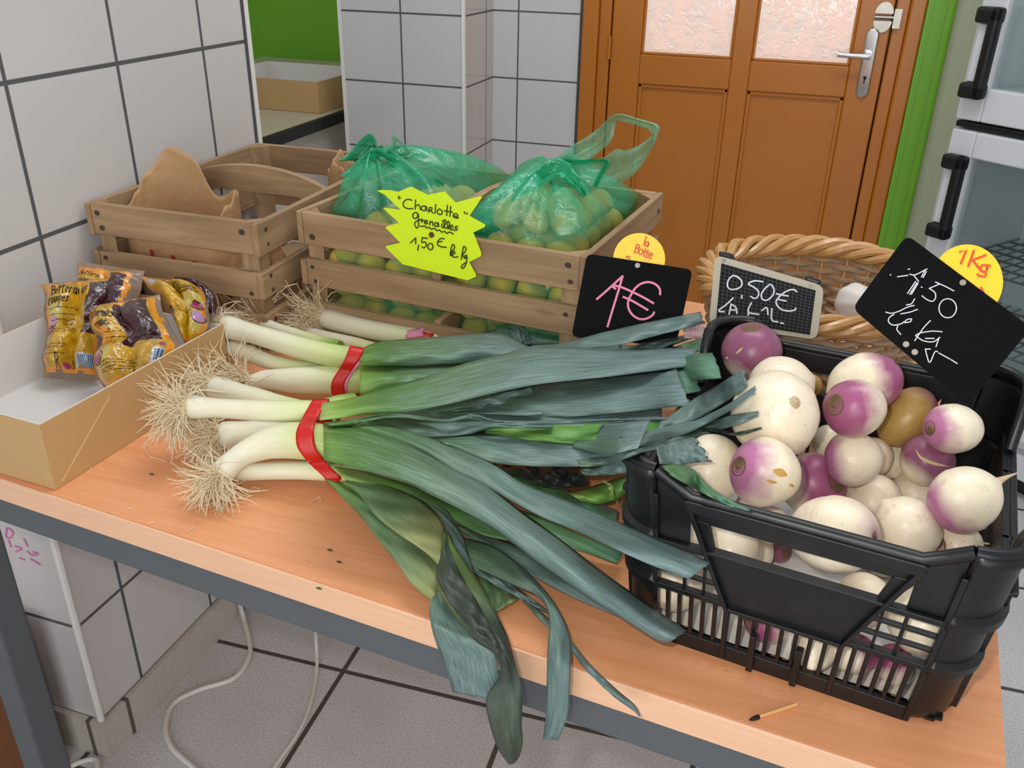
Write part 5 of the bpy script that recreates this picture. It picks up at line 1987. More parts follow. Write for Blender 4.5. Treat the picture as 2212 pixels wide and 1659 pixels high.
def on_skin(t, poly, w, mat, name):
    "a mark that follows the skin of a turnip, given in zoomed photo pixels"
    body = [c for c in bpy.data.objects if c.parent is t and c.name.startswith('body')]
    tree = bvh_of(body)
    P = catmull(poly, 16)
    rows = []
    for i in range(len(P)):
        tg = P[min(i + 1, 15)] - P[max(i - 1, 0)]
        tg = tg / np.linalg.norm(tg)
        nn = np.array([-tg[1], tg[0]]) * w * sin(pi * (i + 0.6) / 16.2)
        a = [cast(tree, *zt([tuple(q)])[0], 0.0005) for q in (P[i] + nn, P[i] - nn)]
        if None in a:
            continue
        rows.append(a)
    if len(rows) > 2:
        b = MB(); b.grid(rows)
        solid(b.build(name, MAT[mat], t, fix=False), 0.0004)


TT = {o['label']: o for o in bpy.data.objects if o.name.startswith('turnip') and 'label' in o}
MAT['crack'] = plain('pale corky crack', '#d8b98c', 0.8, var=0.3, vscale=200)
MAT['ochre'] = plain('ochre blotch', '#cfa050', 0.5, var=0.2, vscale=120)
for lab, polys in (('violet turnip with a pale crack', [([(1618, 738), (1650, 785), (1720, 815), (1800, 832)], 9)]),
                   ('dark violet turnip in the back left', [([(672, 178), (655, 195), (632, 216)], 6), ([(578, 232), (584, 236), (592, 238)], 8)]),
                   ('cream turnip with yellow blotch', [([(840, 850), (870, 862), (915, 880)], 22), ([(800, 905), (830, 915), (860, 920)], 9), ([(925, 930), (940, 935), (952, 945)], 8)])):
    t_ = [o for k_, o in TT.items() if k_.startswith(lab)][0]
    for pl_, w_ in polys:
        on_skin(t_, pl_, w_, 'ochre' if 'yellow' in lab else 'crack', 'blotch' if 'yellow' in lab else 'crack')

# pin of the tilted board
q = TE[1] + (CR * 0.62 + CU * 0.5 - CF * 0.6) * TE[2] * 0.9
b = MB()
b.tube([pin_top, pin_top.lerp(q, 0.5), q], 0.0011, 8)
b.build('pin', MAT['stud'], s3, True)
# ================================================================ leeks
def leek_skin(name, stops, streak, wax, rough=0.42):
    "UV u runs from root (0) to leaf tip (1), v across; fibres run along u"
    k = NT(name)
    uvs = k.sep(k.coord('UV'))
    n = k.noise(k.coord('UV', (5, 60, 1)), 1.0, 4, 0.6)
    big = k.noise(k.coord('UV', (5, 4, 1)), 1.0, 2)
    fib = k.noise(k.coord('UV', (14, 240, 1)), 1.0, 3, 0.6)
    blot = k.noise(k.coord('UV', (16, 26, 1)), 1.0, 5, 0.7)
    u = k.math('ADD', uvs[0], k.math('ADD', k.math('MULTIPLY', k.math('SUBTRACT', n, 0.5), 0.10), k.math('MULTIPLY', k.math('SUBTRACT', big, 0.5), 0.06)))
    c = k.ramp(u, stops)
    dk = k.mix(1.0, c, streak, 'MULTIPLY')
    on = k.ramp(uvs[0], [(0.36, 0.0), (0.56, 1.0)])
    c = k.mix(k.math('MULTIPLY', k.math('ADD', k.math('MULTIPLY', on, 0.75), 0.25), k.ramp(fib, [(0.36, 0.85), (0.60, 0.0)])), c, dk)
    c = k.mix(k.math('MULTIPLY', on, k.ramp(blot, [(0.46, 0.0), (0.70, 0.45)])), c, wax)
    sc = k.noise(k.coord('UV', (70, 320, 1)), 1.0, 2, 0.6)
    c = k.mix(k.math('MULTIPLY', on, k.ramp(sc, [(0.70, 0.0), (0.77, 0.55)])), c, '#a9b47e')
    k.bump(fib, 0.16, 0.001)
    return k.done(c, rough, spec=0.45)


STOPS = [(0.0, '#d9c9a4'), (0.03, '#e9e2cd'), (0.22, '#e8e4c4'), (0.34, '#cfd992'), (0.42, '#86a83c'), (0.49, '#54802e'), (0.58, '#5f8058'), (0.70, '#6c877b'), (1.0, '#6e8788')]
MAT['leek'] = leek_skin('leek skin, white to blue green', STOPS, '#71897a', '#a3b3b6')
MAT['leek_green'] = leek_skin('leek leaf, fresh green side', [(0.0, '#e8e4c4'), (0.35, '#b9cf72'), (0.5, '#5f8c34'), (0.75, '#598750'), (1.0, '#5f8c78')], '#7d9a6e', '#7d9e86')
MAT['leek_yellow'] = leek_skin('leek leaf, yellowing', [(0.0, '#e8e4c4'), (0.4, '#7d9a48'), (0.50, '#5f8450'), (0.62, '#78946a'), (0.76, '#b3b274'), (1.0, '#7f8f60')], '#84946a', '#8aa392')
MAT['leek_wilt'] = leek_skin('leek leaf, wilted dark', [(0.0, '#5a7c3c'), (0.5, '#6a8048'), (0.62, '#3e4a3c'), (0.72, '#2c332c'), (0.84, '#59685a'), (1.0, '#39402c')], '#6a7060', '#5d6c62')
MAT['leek_black'] = leek_skin('leek leaf, rotten wet', [(0.0, '#40463e'), (1.0, '#272c2a')], '#707070', '#4a5458', 0.25)
MAT['leek_bright'] = leek_skin('leek leaf, bright inner green', [(0.0, '#d8e0a0'), (0.5, '#7fae48'), (1.0, '#5d9a56')], '#9ab87e', '#8ab07a')
MAT['roots'] = plain('leek roots', '#e8d5b0', 0.7, var=0.3, vscale=50)
MAT['band'] = plain('red rubber band', '#c4160c', 0.4)
MAT['bandpink'] = plain('pink inner side of the band', '#d98aa6', 0.5)

Z6b = zm(300, 580, 2.765)
Z7 = zm(700, 650, 2.3284)
Z8 = zm(640, 1000, 2.4578)
Z9 = zm(1200, 440, 2.18577)


def leek(label, pts, roots, n_roots=95, rl=0.05, seed=1, rdir=None, group='leeks in the front bundle'):
    """pts: (x, y, z above table, half width px) in the zoomed photo, from the root end up the shaft"""
    rnd = random.Random(seed)
    P, R = [], []
    for x, y, z, r in pts:
        u, v = Z6b([(x, y)])[0]
        p = at(u, v, T + z)
        P.append(tuple(p))
        R.append(px_len(p, r / 2.765))
    m = 40
    path = [Vector(q) for q in catmull([p + (r,) for p, r in zip(P, R)], m)[:, :3]]
    rad = list(catmull([p + (r,) for p, r in zip(P, R)], m)[:, 3])
    t0 = (path[1] - path[0]).normalized()
    d0 = Vector(P[0])
    t = thing('leek', label, 'leek', Vector((d0.x, d0.y, T)), group)
    # rounded root end
    head, hr = [], []
    r0 = rad[0]
    for k in (1.0, 0.92, 0.75, 0.5, 0.25):
        head.append(path[0] - t0 * r0 * 0.62 * k)
        hr.append(r0 * sqrt(max(0.02, 1 - k * k)) * 1.0)
    bulge = [1 + 0.10 * exp(-((i - 2) / 3.5) ** 2) for i in range(m)]
    b = MB()
    b.tube(head + path, hr + [a * c for a, c in zip(rad, bulge)], 26, 0, True, 0.0, 0.44)
    b.build('shaft', MAT['leek'], t, True, angle=80)
    # roots
    b = MB()
    ax = t0
    side = ax.cross(Vector((0, 0, 1))).normalized()
    up = side.cross(ax)
    dr = Vector(rdir) if rdir else -ax
    for i in range(int(n_roots * 3.2)):
        a = rnd.uniform(0, 2 * pi)
        q = sqrt(rnd.random()) * 0.92
        o = path[0] - ax * r0 * 0.55 * sqrt(max(0, 1 - q * q)) + (side * cos(a) + up * sin(a)) * r0 * q
        d = (dr + (side * cos(a) + up * sin(a)) * (0.12 + 0.50 * q) + Vector((rnd.gauss(0, .22), rnd.gauss(0, .22), rnd.gauss(0, .22)))).normalized()
        L = rl * rnd.uniform(0.45, 1.3)
        pp = [o]
        bend = Vector((rnd.gauss(0, 1), rnd.gauss(0, 1), rnd.gauss(0, 1) - 0.45)) * 0.85
        for s in range(5):
            d = (d + bend * 0.35 + Vector((rnd.gauss(0, .24), rnd.gauss(0, .24), rnd.gauss(0, .24) - 0.13))).normalized()
            nx = pp[-1] + d * L / 5
            nx.z = max(nx.z, T + 0.0012 + 0.0004 * rnd.random())
            if nx.z < T + 0.004 and front_dist(nx) > -0.002:
                nx = nx + EY * 0.004
            pp.append(nx)
        rr = rnd.uniform(0.00055, 0.00095)
        b.tube(pp, [rr, rr, rr * 0.9, rr * 0.8, rr * 0.6, rr * 0.35], 4, 0, False)
    o = b.build('roots', MAT['roots'], t, True)
    o['kind'] = 'stuff'
    return t


def leaf(parent, L, R, z, mat='leek', u=(0.40, 1.0), src=Z7, bulge=0.004, cut=0.0, n=46, m=11, seed=0, fold=0.0, hang=0.016, ripple=0.0012, over=None):
    """a leaf blade between two traced edges; z: height above the table along the blade (it hangs once past the table edge)"""
    rnd = random.Random(seed + len(L) * 31 + int(L[0][0]))
    ph = [rnd.uniform(0, 6.28) for _ in range(4)]
    le, re = catmull(src(L), n), catmull(src(R), n)
    zz = np.interp(np.linspace(0, 1, n), np.linspace(0, 1, len(z)), z)
    rows, uv = [], []
    for i in range(n):
        s = i / (n - 1)
        row = []
        for j in range(m):
            t = j / (m - 1)
            q = le[i] * (1 - t) + re[i] * t
            if cut and i == n - 1:                # ragged cut end
                dirv = (le[-1] + re[-1] - le[-3] - re[-3]) / 2
                L_ = np.linalg.norm(dirv)
                q = q + dirv / max(L_, 1e-6) * cut * rnd.uniform(-1, 1)
            h = bulge * 4 * t * (1 - t) + fold * (abs(t - 0.5) * 2) + ripple * (sin(9 * s * 2 + ph[0] + 5 * t) + 0.6 * sin(23 * s + ph[1] - 9 * t))
            p = on_table(q[0], q[1], T + max(0.0012, zz[i] + h), hang + max(0, h))
            row.append(p)
            uv.append((u[0] + (u[1] - u[0]) * s, t + seed * 0.37))
        rows.append(row)
    if over is not None:                          # rest on the crate, the turnips or before the sign instead of running through them
        dl = np.zeros(n)
        for i, row in enumerate(rows):
            for p in row:
                d = p - CAM
                h = over.ray_cast(CAM, d.normalized())
                if h[0] is not None:
                    dl[i] = min(dl[i], (h[0] - CAM).dot(CF) - 0.006 - d.dot(CF))
        mn = np.array([dl[max(0, i - 3):i + 4].min() for i in range(n)])
        kk = np.exp(-(np.arange(-6, 7) / 3.0) ** 2)
        sm = np.array([np.sum(kk * np.take(mn, np.clip(np.arange(i - 6, i + 7), 0, n - 1))) / kk.sum() for i in range(n)])
        dl = np.minimum(sm, dl)
        rows = [[CAM + (p - CAM) * (1 + dl[i] / (p - CAM).dot(CF)) for p in row] for i, row in enumerate(rows)]
    b = MB(); b.grid(rows, 0, False, uv)
    o = b.build('leaf', MAT[mat], parent, True, angle=75, fix=False)
    solid(o, 0.0009)
    return o


# ---- front bundle -------------------------------------------------
FA = leek('leek lying highest in the front bundle, straight white stem pointing left', [(318, 828, 0.070, 66), (440, 832, 0.070, 57), (600, 842, 0.070, 60), (760, 850, 0.072, 64), (930, 850, 0.074, 66), (1080, 845, 0.074, 60), (1200, 820, 0.074, 66), (1290, 790, 0.074, 50)], 1, 110, 0.048, 1)
FB = leek('leek at the back of the front bundle, stem slipping under the red band', [(455, 715, 0.046, 68), (600, 752, 0.046, 66), (760, 792, 0.046, 60), (900, 825, 0.044, 55), (1050, 850, 0.042, 50), (1200, 860, 0.042, 50)], 1, 110, 0.046, 2)
FC = leek('short white leek between the top and the curved ones of the front bundle', [(505, 1000, 0.028, 78), (620, 985, 0.028, 72), (760, 968, 0.030, 66), (900, 955, 0.032, 60), (1050, 950, 0.034, 60), (1180, 950, 0.034, 60)], 1, 100, 0.045, 3)
FD = leek('thick curved leek at the front of the front bundle, bending into the band', [(505, 1215, 0.031, 70), (560, 1160, 0.036, 68), (640, 1100, 0.042, 74), (760, 1050, 0.048, 92), (880, 1030, 0.052, 106), (1000, 1030, 0.054, 112), (1120, 1040, 0.054, 108), (1240, 1055, 0.052, 100)], 1, 80, 0.042, 4)
FE = leek('leek lying lowest on the table under the curved one, front bundle', [(560, 1212, 0.019, 52), (700, 1212, 0.019, 52), (850, 1208, 0.019, 54), (1000, 1207, 0.020, 56), (1150, 1212, 0.022, 60), (1280, 1225, 0.024, 52), (1400, 1240, 0.024, 34), (1500, 1255, 0.024, 18)], 1, 60, 0.03, 5)
# ---- middle bundle
G2 = 'leeks in the middle bundle'
FF_ = leek('uppermost leek of the middle bundle, long stem bowing to the red band', [(520, 348, 0.066, 66), (640, 378, 0.066, 58), (800, 425, 0.066, 62), (950, 470, 0.066, 66), (1100, 508, 0.066, 68), (1230, 530, 0.066, 68), (1330, 540, 0.064, 66), (1450, 540, 0.062, 60)], 1, 90, 0.036, 6, group=G2)
FG = leek('thin leek under the uppermost one of the middle bundle', [(530, 468, 0.040, 40), (650, 508, 0.040, 50), (800, 560, 0.040, 44), (950, 585, 0.040, 40), (1080, 590, 0.040, 40), (1230, 590, 0.040, 40)], 1, 80, 0.040, 7, group=G2)
FH = leek('stout leek at the front of the middle bundle with pinkish roots', [(680, 672, 0.030, 38), (760, 665, 0.030, 56), (880, 668, 0.032, 74), (1000, 668, 0.034, 84), (1150, 664, 0.036, 92), (1270, 655, 0.038, 96), (1370, 645, 0.040, 98), (1450, 630, 0.042, 92)], 1, 120, 0.075, 8, rdir=None, group=G2)
FI = leek('leek half hidden behind the uppermost one of the middle bundle', [(745, 335, 0.040, 36), (880, 378, 0.040, 36), (1050, 430, 0.040, 38), (1200, 470, 0.040, 40)], 1, 110, 0.066, 9, group=G2)
# ---- rear bundle
G3 = 'leeks in the rear bundle'
FJ = leek('thicker leek of the rear bundle beside the potato crate', [(1120, 300, 0.036, 54), (1230, 330, 0.036, 56), (1380, 365, 0.036, 58), (1550, 395, 0.036, 56), (1700, 412, 0.036, 50), (1900, 425, 0.034, 50), (2100, 430, 0.034, 48)], 1, 150, 0.068, 10, group=G3)
FK = leek('thin shiny leek of the rear bundle, in front of the thicker one', [(1020, 385, 0.022, 30), (1150, 418, 0.022, 38), (1300, 452, 0.022, 40), (1450, 490, 0.022, 38), (1600, 510, 0.022, 36)], 1, 110, 0.05, 11, group=G3)

# ---- red bands, pressed onto the stems they hold
def kids(o, nm):
    return [c for c in bpy.data.objects if c.parent is o and c.name.split('.')[0] == nm]


def band(label, leeks, le, re, zback, edge=None):
    stems = [c for l in leeks for c in kids(l, 'shaft')]
    tree = bvh_of(stems)
    n, m = 26, 6
    a, c = catmull(Z6b(le), n), catmull(Z6b(re), n)
    rows = []
    last = [0.8] * m
    for i in range(n):
        row = []
        for j in range(m):
            t = j / (m - 1)
            q = a[i] * (1 - t) + c[i] * t
            h = cast(tree, q[0], q[1], 0.0016)
            row.append(h)
        rows.append(row)
    # fill misses by the distance of the neighbours so that the band stays taut
    D = np.array([[np.nan if p is None else (p - CAM).dot(CF) for p in r] for r in rows])
    mean = np.nanmin(D, axis=1)
    idx = np.arange(n)
    ok = ~np.isnan(mean)
    mean = np.interp(idx, idx[ok], mean[ok])
    k = np.array([mean[max(0, i - 2):i + 3].min() * 0.5 + mean[i] * 0.5 for i in range(n)]) - 0.001
    rows = []
    for i in range(n):
        row = []
        for j in range(m):
            t = j / (m - 1)
            q = a[i] * (1 - t) + c[i] * t
            row.append(CAM + ray(q[0], q[1]) * k[i])
        rows.append(row)
    # the hidden half passes under the stems along the table
    first, lastr = rows[0], rows[-1]
    steps = 14
    for s in range(1, steps):
        f = s / steps
        row = []
        for j in range(m):
            p = lastr[j].lerp(first[j], f)
            low = T + 0.0015
            p.z = max(low, lastr[j].z * (1 - f) ** 6 + first[j].z * f ** 6 + low * (1 - (1 - f) ** 6 - f ** 6))
            p = p + EY * 0.010 * sin(pi * f)
            row.append(p)
        rows.append(row)
    rows.append(first)
    b = MB(); b.grid(rows)
    o = b.build('rubber_band', MAT['band'], None, True, fix=False)
    solid(o, 0.0012)
    tag(o, label, 'rubber band', 'red bands round the leek bundles')
    if edge:
        b = MB()
        for poly in edge:
            q = catmull(Z6b(poly), 14)
            pts = []
            for u, v in q:
                i = int(np.argmin([np.hypot(*(np.array(a[x]) + np.array(c[x])) / 2 - np.array([u, v])) if False else np.hypot(*((a[x] + c[x]) / 2 - np.array([u, v]))) for x in range(n)]))
                pts.append(CAM + ray(u, v) * (k[i] - 0.0002))
            b.tube(pts, 0.0016, 6)
        b.build('pink_edge', MAT['bandpink'], o, True)
    return o


band('red rubber band round the front leek bundle', (FA, FB, FC, FD, FE), [(1040, 782), (1000, 850), (945, 960), (940, 1040), (960, 1090), (1020, 1165), (1112, 1252)], [(1137, 780), (1092, 850), (1050, 930), (1045, 1000), (1060, 1080), (1120, 1160), (1207, 1247)], 0.72)
band('red rubber band with pink edge round the middle leek bundle', (FF_, FG, FH, FI), [(1262, 462), (1230, 540), (1190, 610), (1155, 670), (1148, 730), (1166, 775)], [(1350, 478), (1310, 555), (1265, 620), (1230, 680), (1230, 735), (1250, 772)], 0.72,
     [[(1318, 560), (1272, 622), (1238, 682), (1238, 735), (1256, 770)]])
band('short visible piece of red band with pink tab on the rear leek bundle', (FJ, FK), [(1640, 368), (1625, 390), (1615, 425), (1625, 450)], [(1760, 388), (1755, 400), (1748, 425), (1745, 450)], 0.72)
tr = bvh_of(kids(FJ, 'shaft'))
b = MB()
rows = []
for i in range(8):
    row = []
    for j in range(6):
        u, v = Z6b([(1598 + 105 * j / 5 + 8 * sin(i), 372 + 48 * i / 7 - 4 * j)])[0]
        h = cast(tr, u, v, 0.0075)
        row.append(h if h else at(u, v, T + 0.052))
    rows.append(row)
b.grid(rows)
o = b.build('pink_tab', MAT['bandpink'], bpy.data.objects['rubber_band.002'], True)
solid(o, 0.0005)

REST = bvh_of([o for o in bpy.data.objects if o.parent is not None and o.type == 'MESH' and (o.parent is crate or o.parent.name.startswith('turnip') or (o.parent is s1 and o.name.startswith('board')))])
# ---- leaves -------------------------------------------------------
# rear bundle: dark blades behind, towards the black sign
leaf(FJ, [(500, 190), (700, 172), (850, 150), (880, 115), (940, 100), (1030, 140), (1130, 170), (1230, 160)], [(500, 225), (700, 225), (860, 215), (960, 225), (1050, 235), (1120, 235), (1200, 232), (1250, 215)], [0.052, 0.048, 0.05, 0.055, 0.05, 0.045], 'leek', (0.5, 0.95), bulge=0.012, seed=1, cut=3, over=REST)
leaf(FK, [(930, 115), (985, 108), (1030, 160), (1050, 215)], [(950, 200), (975, 205), (1000, 215), (1030, 222)], [0.068, 0.070, 0.065, 0.06], 'leek', (0.75, 0.95), bulge=0.004, seed=2)
leaf(FJ, [(1050, 225), (1190, 215), (1400, 160), (1600, 115), (1890, 56)], [(1000, 250), (1200, 240), (1450, 228), (1700, 168), (1913, 112)], [0.070, 0.080, 0.095, 0.112, 0.135], 'leek', (0.62, 1.0), bulge=0.006, seed=3, cut=2.2, fold=0.003, over=REST)
leaf(FK, [(1300, 250), (1450, 243), (1600, 215), (1745, 190), (1850, 163)], [(1300, 272), (1450, 262), (1600, 245), (1745, 222), (1852, 190)], [0.068, 0.074, 0.086, 0.098, 0.108], 'leek', (0.7, 1.0), bulge=0.003, seed=4, cut=1.5, over=REST)
leaf(FK, [(1660, 262), (1740, 240), (1820, 210), (1930, 180)], [(1700, 300), (1790, 285), (1860, 262), (1935, 240)], [0.070, 0.078, 0.088, 0.098], 'leek_green', (0.7, 1.0), bulge=0.003, seed=5, cut=2)
# middle bundle
leaf(FF_, [(200, 238), (232, 220), (300, 204), (420, 192), (640, 176), (830, 163), (930, 178), (1010, 222), (1090, 246)], [(185, 330), (240, 330), (320, 330), (460, 330), (640, 320), (830, 300), (930, 292), (1010, 285), (1100, 272)], [0.092, 0.098, 0.094, 0.088, 0.082, 0.078, 0.075], 'leek', (0.455, 0.85), bulge=0.014, seed=6)
leaf(FH, [(178, 300), (260, 290), (380, 285), (520, 280), (700, 290), (860, 300)], [(180, 482), (260, 468), (400, 455), (560, 440), (760, 430), (900, 420)], [0.074, 0.078, 0.074, 0.068, 0.062], 'leek', (0.435, 0.72), bulge=0.018, seed=7)
leaf(FF_, [(1240, 330), (1500, 300), (1700, 300), (1870, 268), (1955, 262)], [(1300, 420), (1500, 412), (1700, 402), (1880, 398), (2003, 388)], [0.070, 0.082, 0.096, 0.108, 0.116], 'leek_green', (0.72, 1.0), bulge=0.003, seed=8, cut=2, over=REST)
leaf(FG, [(1150, 360), (1400, 340), (1600, 350), (1780, 340), (1858, 338)], [(1150, 470), (1400, 470), (1600, 478), (1800, 470), (1892, 452)], [0.072, 0.084, 0.098, 0.112, 0.118], 'leek_green', (0.70, 1.0), bulge=0.003, seed=9, cut=2.5, over=REST)
leaf(FH, [(850, 455), (1000, 425), (1200, 395), (1500, 370), (1768, 340)], [(800, 568), (1000, 580), (1250, 580), (1500, 562), (1842, 525)], [0.070, 0.078, 0.090, 0.106, 0.122], 'leek', (0.58, 1.0), bulge=0.006, seed=10, cut=2.5, over=REST)
leaf(FH, [(560, 560), (700, 530), (850, 480), (960, 450), (1040, 432)], [(640, 570), (760, 566), (860, 568), (1000, 575), (1100, 570)], [0.072, 0.076, 0.080, 0.082], 'leek', (0.56, 0.85), bulge=-0.004, fold=0.004, seed=11)
# front bundle, leaf of the top leek: the widest blade
leaf(FA, [(-10, 515), (70, 502), (150, 488), (280, 448), (500, 385), (700, 318), (900, 268), (1050, 236), (1300, 236), (1550, 250), (1750, 240), (1872, 244)],
     [(-20, 600), (100, 588), (200, 572), (410, 558), (620, 520), (870, 460), (1100, 415), (1400, 385), (1600, 360), (1750, 340), (1874, 326)], [0.104, 0.104, 0.102, 0.100, 0.102, 0.108, 0.118, 0.128, 0.136], 'leek', (0.39, 1.0), bulge=0.006, seed=12, cut=2.2, fold=0.002, over=REST)
leaf(FA, [(0, 612), (120, 600), (230, 578), (330, 562), (430, 570), (600, 598), (750, 570), (850, 600), (1000, 604), (1300, 598), (1600, 588), (1760, 588)],
     [(60, 640), (160, 630), (240, 604), (330, 588), (440, 592), (600, 612), (740, 592), (840, 618), (1000, 622), (1300, 616), (1600, 602), (1770, 596)], [0.102, 0.102, 0.100, 0.096, 0.096, 0.098, 0.100, 0.104], 'leek', (0.48, 1.0), bulge=0.003, seed=13, ripple=0.002, over=REST)
leaf(FC, [(200, 608), (330, 596), (500, 604), (680, 610), (850, 606), (1000, 612), (1150, 620)], [(170, 632), (330, 660), (500, 684), (700, 674), (860, 640), (1000, 640), (1150, 640)], [0.092, 0.090, 0.084, 0.082, 0.084, 0.084], 'leek', (0.5, 0.95), bulge=0.004, seed=14)
leaf(FB, [(820, 640), (1000, 625), (1250, 618), (1500, 608), (1740, 600)], [(800, 690), (1000, 698), (1250, 716), (1500, 690), (1720, 650)], [0.070, 0.074, 0.080, 0.090, 0.102], 'leek_bright', (0.5, 1.0), bulge=0.003, seed=15)
# blades that lean over the left edge of the black crate
leaf(FB, [(1690, 600), (1745, 575), (1850, 500), (1980, 425), (2105, 346)], [(1680, 655), (1760, 640), (1880, 590), (2010, 515), (2132, 432)], [0.104, 0.112, 0.122, 0.138, 0.160], 'leek', (0.72, 1.0), bulge=0.004, seed=16, cut=1.5, over=REST)
leaf(FC, [(1260, 690), (1450, 700), (1650, 650), (1820, 610), (2000, 540), (2170, 428)], [(1250, 740), (1450, 770), (1650, 710), (1840, 660), (2020, 565), (2160, 470)], [0.078, 0.088, 0.102, 0.118, 0.136, 0.156], 'leek', (0.6, 1.0), bulge=0.004, seed=17, cut=4, over=REST)
leaf(FC, [(1560, 745), (1700, 700), (1860, 640), (2030, 580), (2180, 556)], [(1600, 760), (1730, 740), (1890, 680), (2050, 630), (2175, 580)], [0.094, 0.104, 0.116, 0.132, 0.150], 'leek', (0.65, 1.0), bulge=0.002, seed=18, cut=4, over=REST)
leaf(FB, [(1900, 640), (1960, 642), (2050, 662), (2110, 655), (2200, 636)], [(1900, 656), (1970, 662), (2060, 676), (2120, 668), (2200, 642)], [0.122, 0.130, 0.138, 0.146, 0.156], 'leek_wilt', (0.6, 0.9), bulge=0.001, seed=19, m=5, over=REST)
leaf(FC, [(560, 690), (800, 668), (950, 686), (1100, 690), (1300, 700), (1400, 730), (1470, 780)], [(640, 740), (780, 790), (880, 818), (1100, 832), (1300, 832), (1420, 815), (1480, 800)], [0.082, 0.078, 0.074, 0.072, 0.072, 0.074], 'leek', (0.55, 0.98), bulge=0.006, seed=20)
leaf(FC, [(1270, 800), (1400, 790), (1560, 745), (1700, 690), (1800, 650)], [(1290, 836), (1430, 822), (1580, 768), (1720, 712), (1820, 668)], [0.078, 0.084, 0.094, 0.104, 0.114], 'leek', (0.6, 1.0), bulge=0.002, seed=21, over=REST)
leaf(FB, [(1280, 846), (1400, 830), (1500, 800), (1580, 772)], [(1310, 878), (1400, 876), (1500, 868), (1575, 850)], [0.060, 0.068, 0.080, 0.094], 'leek', (0.7, 1.0), bulge=0.003, seed=22, cut=2)
leaf(FB, [(1668, 735), (1740, 712), (1800, 700), (1855, 688)], [(1690, 820), (1770, 826), (1850, 815), (1945, 808)], [0.150, 0.150, 0.148, 0.150], 'leek', (0.8, 1.0), bulge=0.004, seed=23, cut=9, over=REST)
leaf(FC, [(1700, 830), (1790, 826), (1860, 850), (1920, 920), (2040, 1000), (2140, 1052)], [(1740, 870), (1790, 905), (1860, 940), (1930, 980), (2040, 1030), (2130, 1056)], [0.128, 0.126, 0.128, 0.138, 0.156, 0.174], 'leek_green', (0.75, 1.0), bulge=0.002, seed=24, cut=2, over=REST)
# lower blades that close the fan
leaf(FC, [(250, 540), (500, 480), (900, 425), (1300, 365), (1700, 330)], [(250, 610), (500, 640), (900, 655), (1300, 650), (1700, 600)], [0.068, 0.066, 0.070, 0.082, 0.100], 'leek', (0.5, 1.0), bulge=0.004, seed=51, over=REST)
leaf(FC, [(480, 640), (800, 640), (1200, 640), (1640, 600)], [(540, 730), (850, 800), (1200, 815), (1580, 740)], [0.060, 0.058, 0.064, 0.084], 'leek', (0.5, 1.0), bulge=0.004, seed=52, over=REST)
leaf(FI, [(700, 215), (900, 225), (1200, 212), (1500, 222), (1800, 232)], [(700, 300), (900, 320), (1200, 345), (1500, 360), (1850, 335)], [0.056, 0.056, 0.064, 0.080, 0.098], 'leek', (0.55, 1.0), bulge=0.004, seed=53, over=REST)
leaf(FE, [(860, 815), (1000, 870), (1150, 925), (1300, 980), (1480, 1060)], [(800, 850), (950, 945), (1100, 1020), (1250, 1070), (1460, 1130)], [0.034, 0.030, 0.026, 0.022, 0.020], 'leek_green', (0.55, 1.0), bulge=0.004, seed=54)
# rotten wet piece and the bright stub under the fan
leaf(FC, [(870, 822), (1000, 835), (1100, 838), (1200, 836), (1310, 832)], [(900, 870), (1000, 890), (1110, 935), (1220, 940), (1322, 928)], [0.046, 0.044, 0.042, 0.042, 0.044], 'leek_black', (0.0, 1.0), bulge=0.006, seed=25, ripple=0.004)
leaf(FE, [(1230, 965), (1330, 940), (1440, 905), (1560, 868)], [(1290, 1005), (1380, 1022), (1470, 1000), (1572, 935)], [0.030, 0.032, 0.036, 0.044], 'leek_bright', (0.3, 1.0), bulge=0.012, seed=26, cut=2)
leaf(FE, [(1395, 908), (1425, 925), (1440, 975), (1470, 985)], [(1410, 905), (1450, 930), (1465, 985), (1480, 1035)], [0.052, 0.052, 0.050, 0.046], 'leek_bright', (0.1, 0.6), bulge=0.002, seed=27, m=5)
# the two long front blades of the curved leek
leaf(FD, [(130, 618), (250, 618), (400, 650), (560, 700), (700, 758), (860, 830), (1000, 920), (1200, 1000), (1500, 1120), (1750, 1230), (1945, 1318)],
     [(180, 660), (330, 690), (500, 760), (640, 845), (780, 910), (950, 1010), (1100, 1090), (1300, 1170), (1600, 1310), (1730, 1360), (1830, 1397)], [0.092, 0.092, 0.088, 0.080, 0.072, 0.066, 0.064, 0.066, 0.068, 0.070], 'leek', (0.48, 1.0), bulge=0.005, seed=28, cut=2, fold=0.002, over=REST)
leaf(FD, [(-5, 618), (80, 622), (180, 640), (330, 688), (500, 760), (640, 840), (800, 920), (997, 1061), (1205, 1213), (1376, 1345), (1613, 1516), (1821, 1658)],
     [(0, 802), (80, 820), (150, 838), (300, 880), (440, 925), (523, 966), (684, 1047), (808, 1118), (902, 1180), (1092, 1326), (1281, 1459), (1471, 1577), (1660, 1701), (1731, 1722)], [0.098, 0.102, 0.100, 0.094, 0.084, 0.074, 0.064, 0.056, 0.048, 0.042, 0.038, 0.036], 'leek', (0.455, 1.0), bulge=0.010, seed=29, cut=2, fold=-0.002, over=REST)
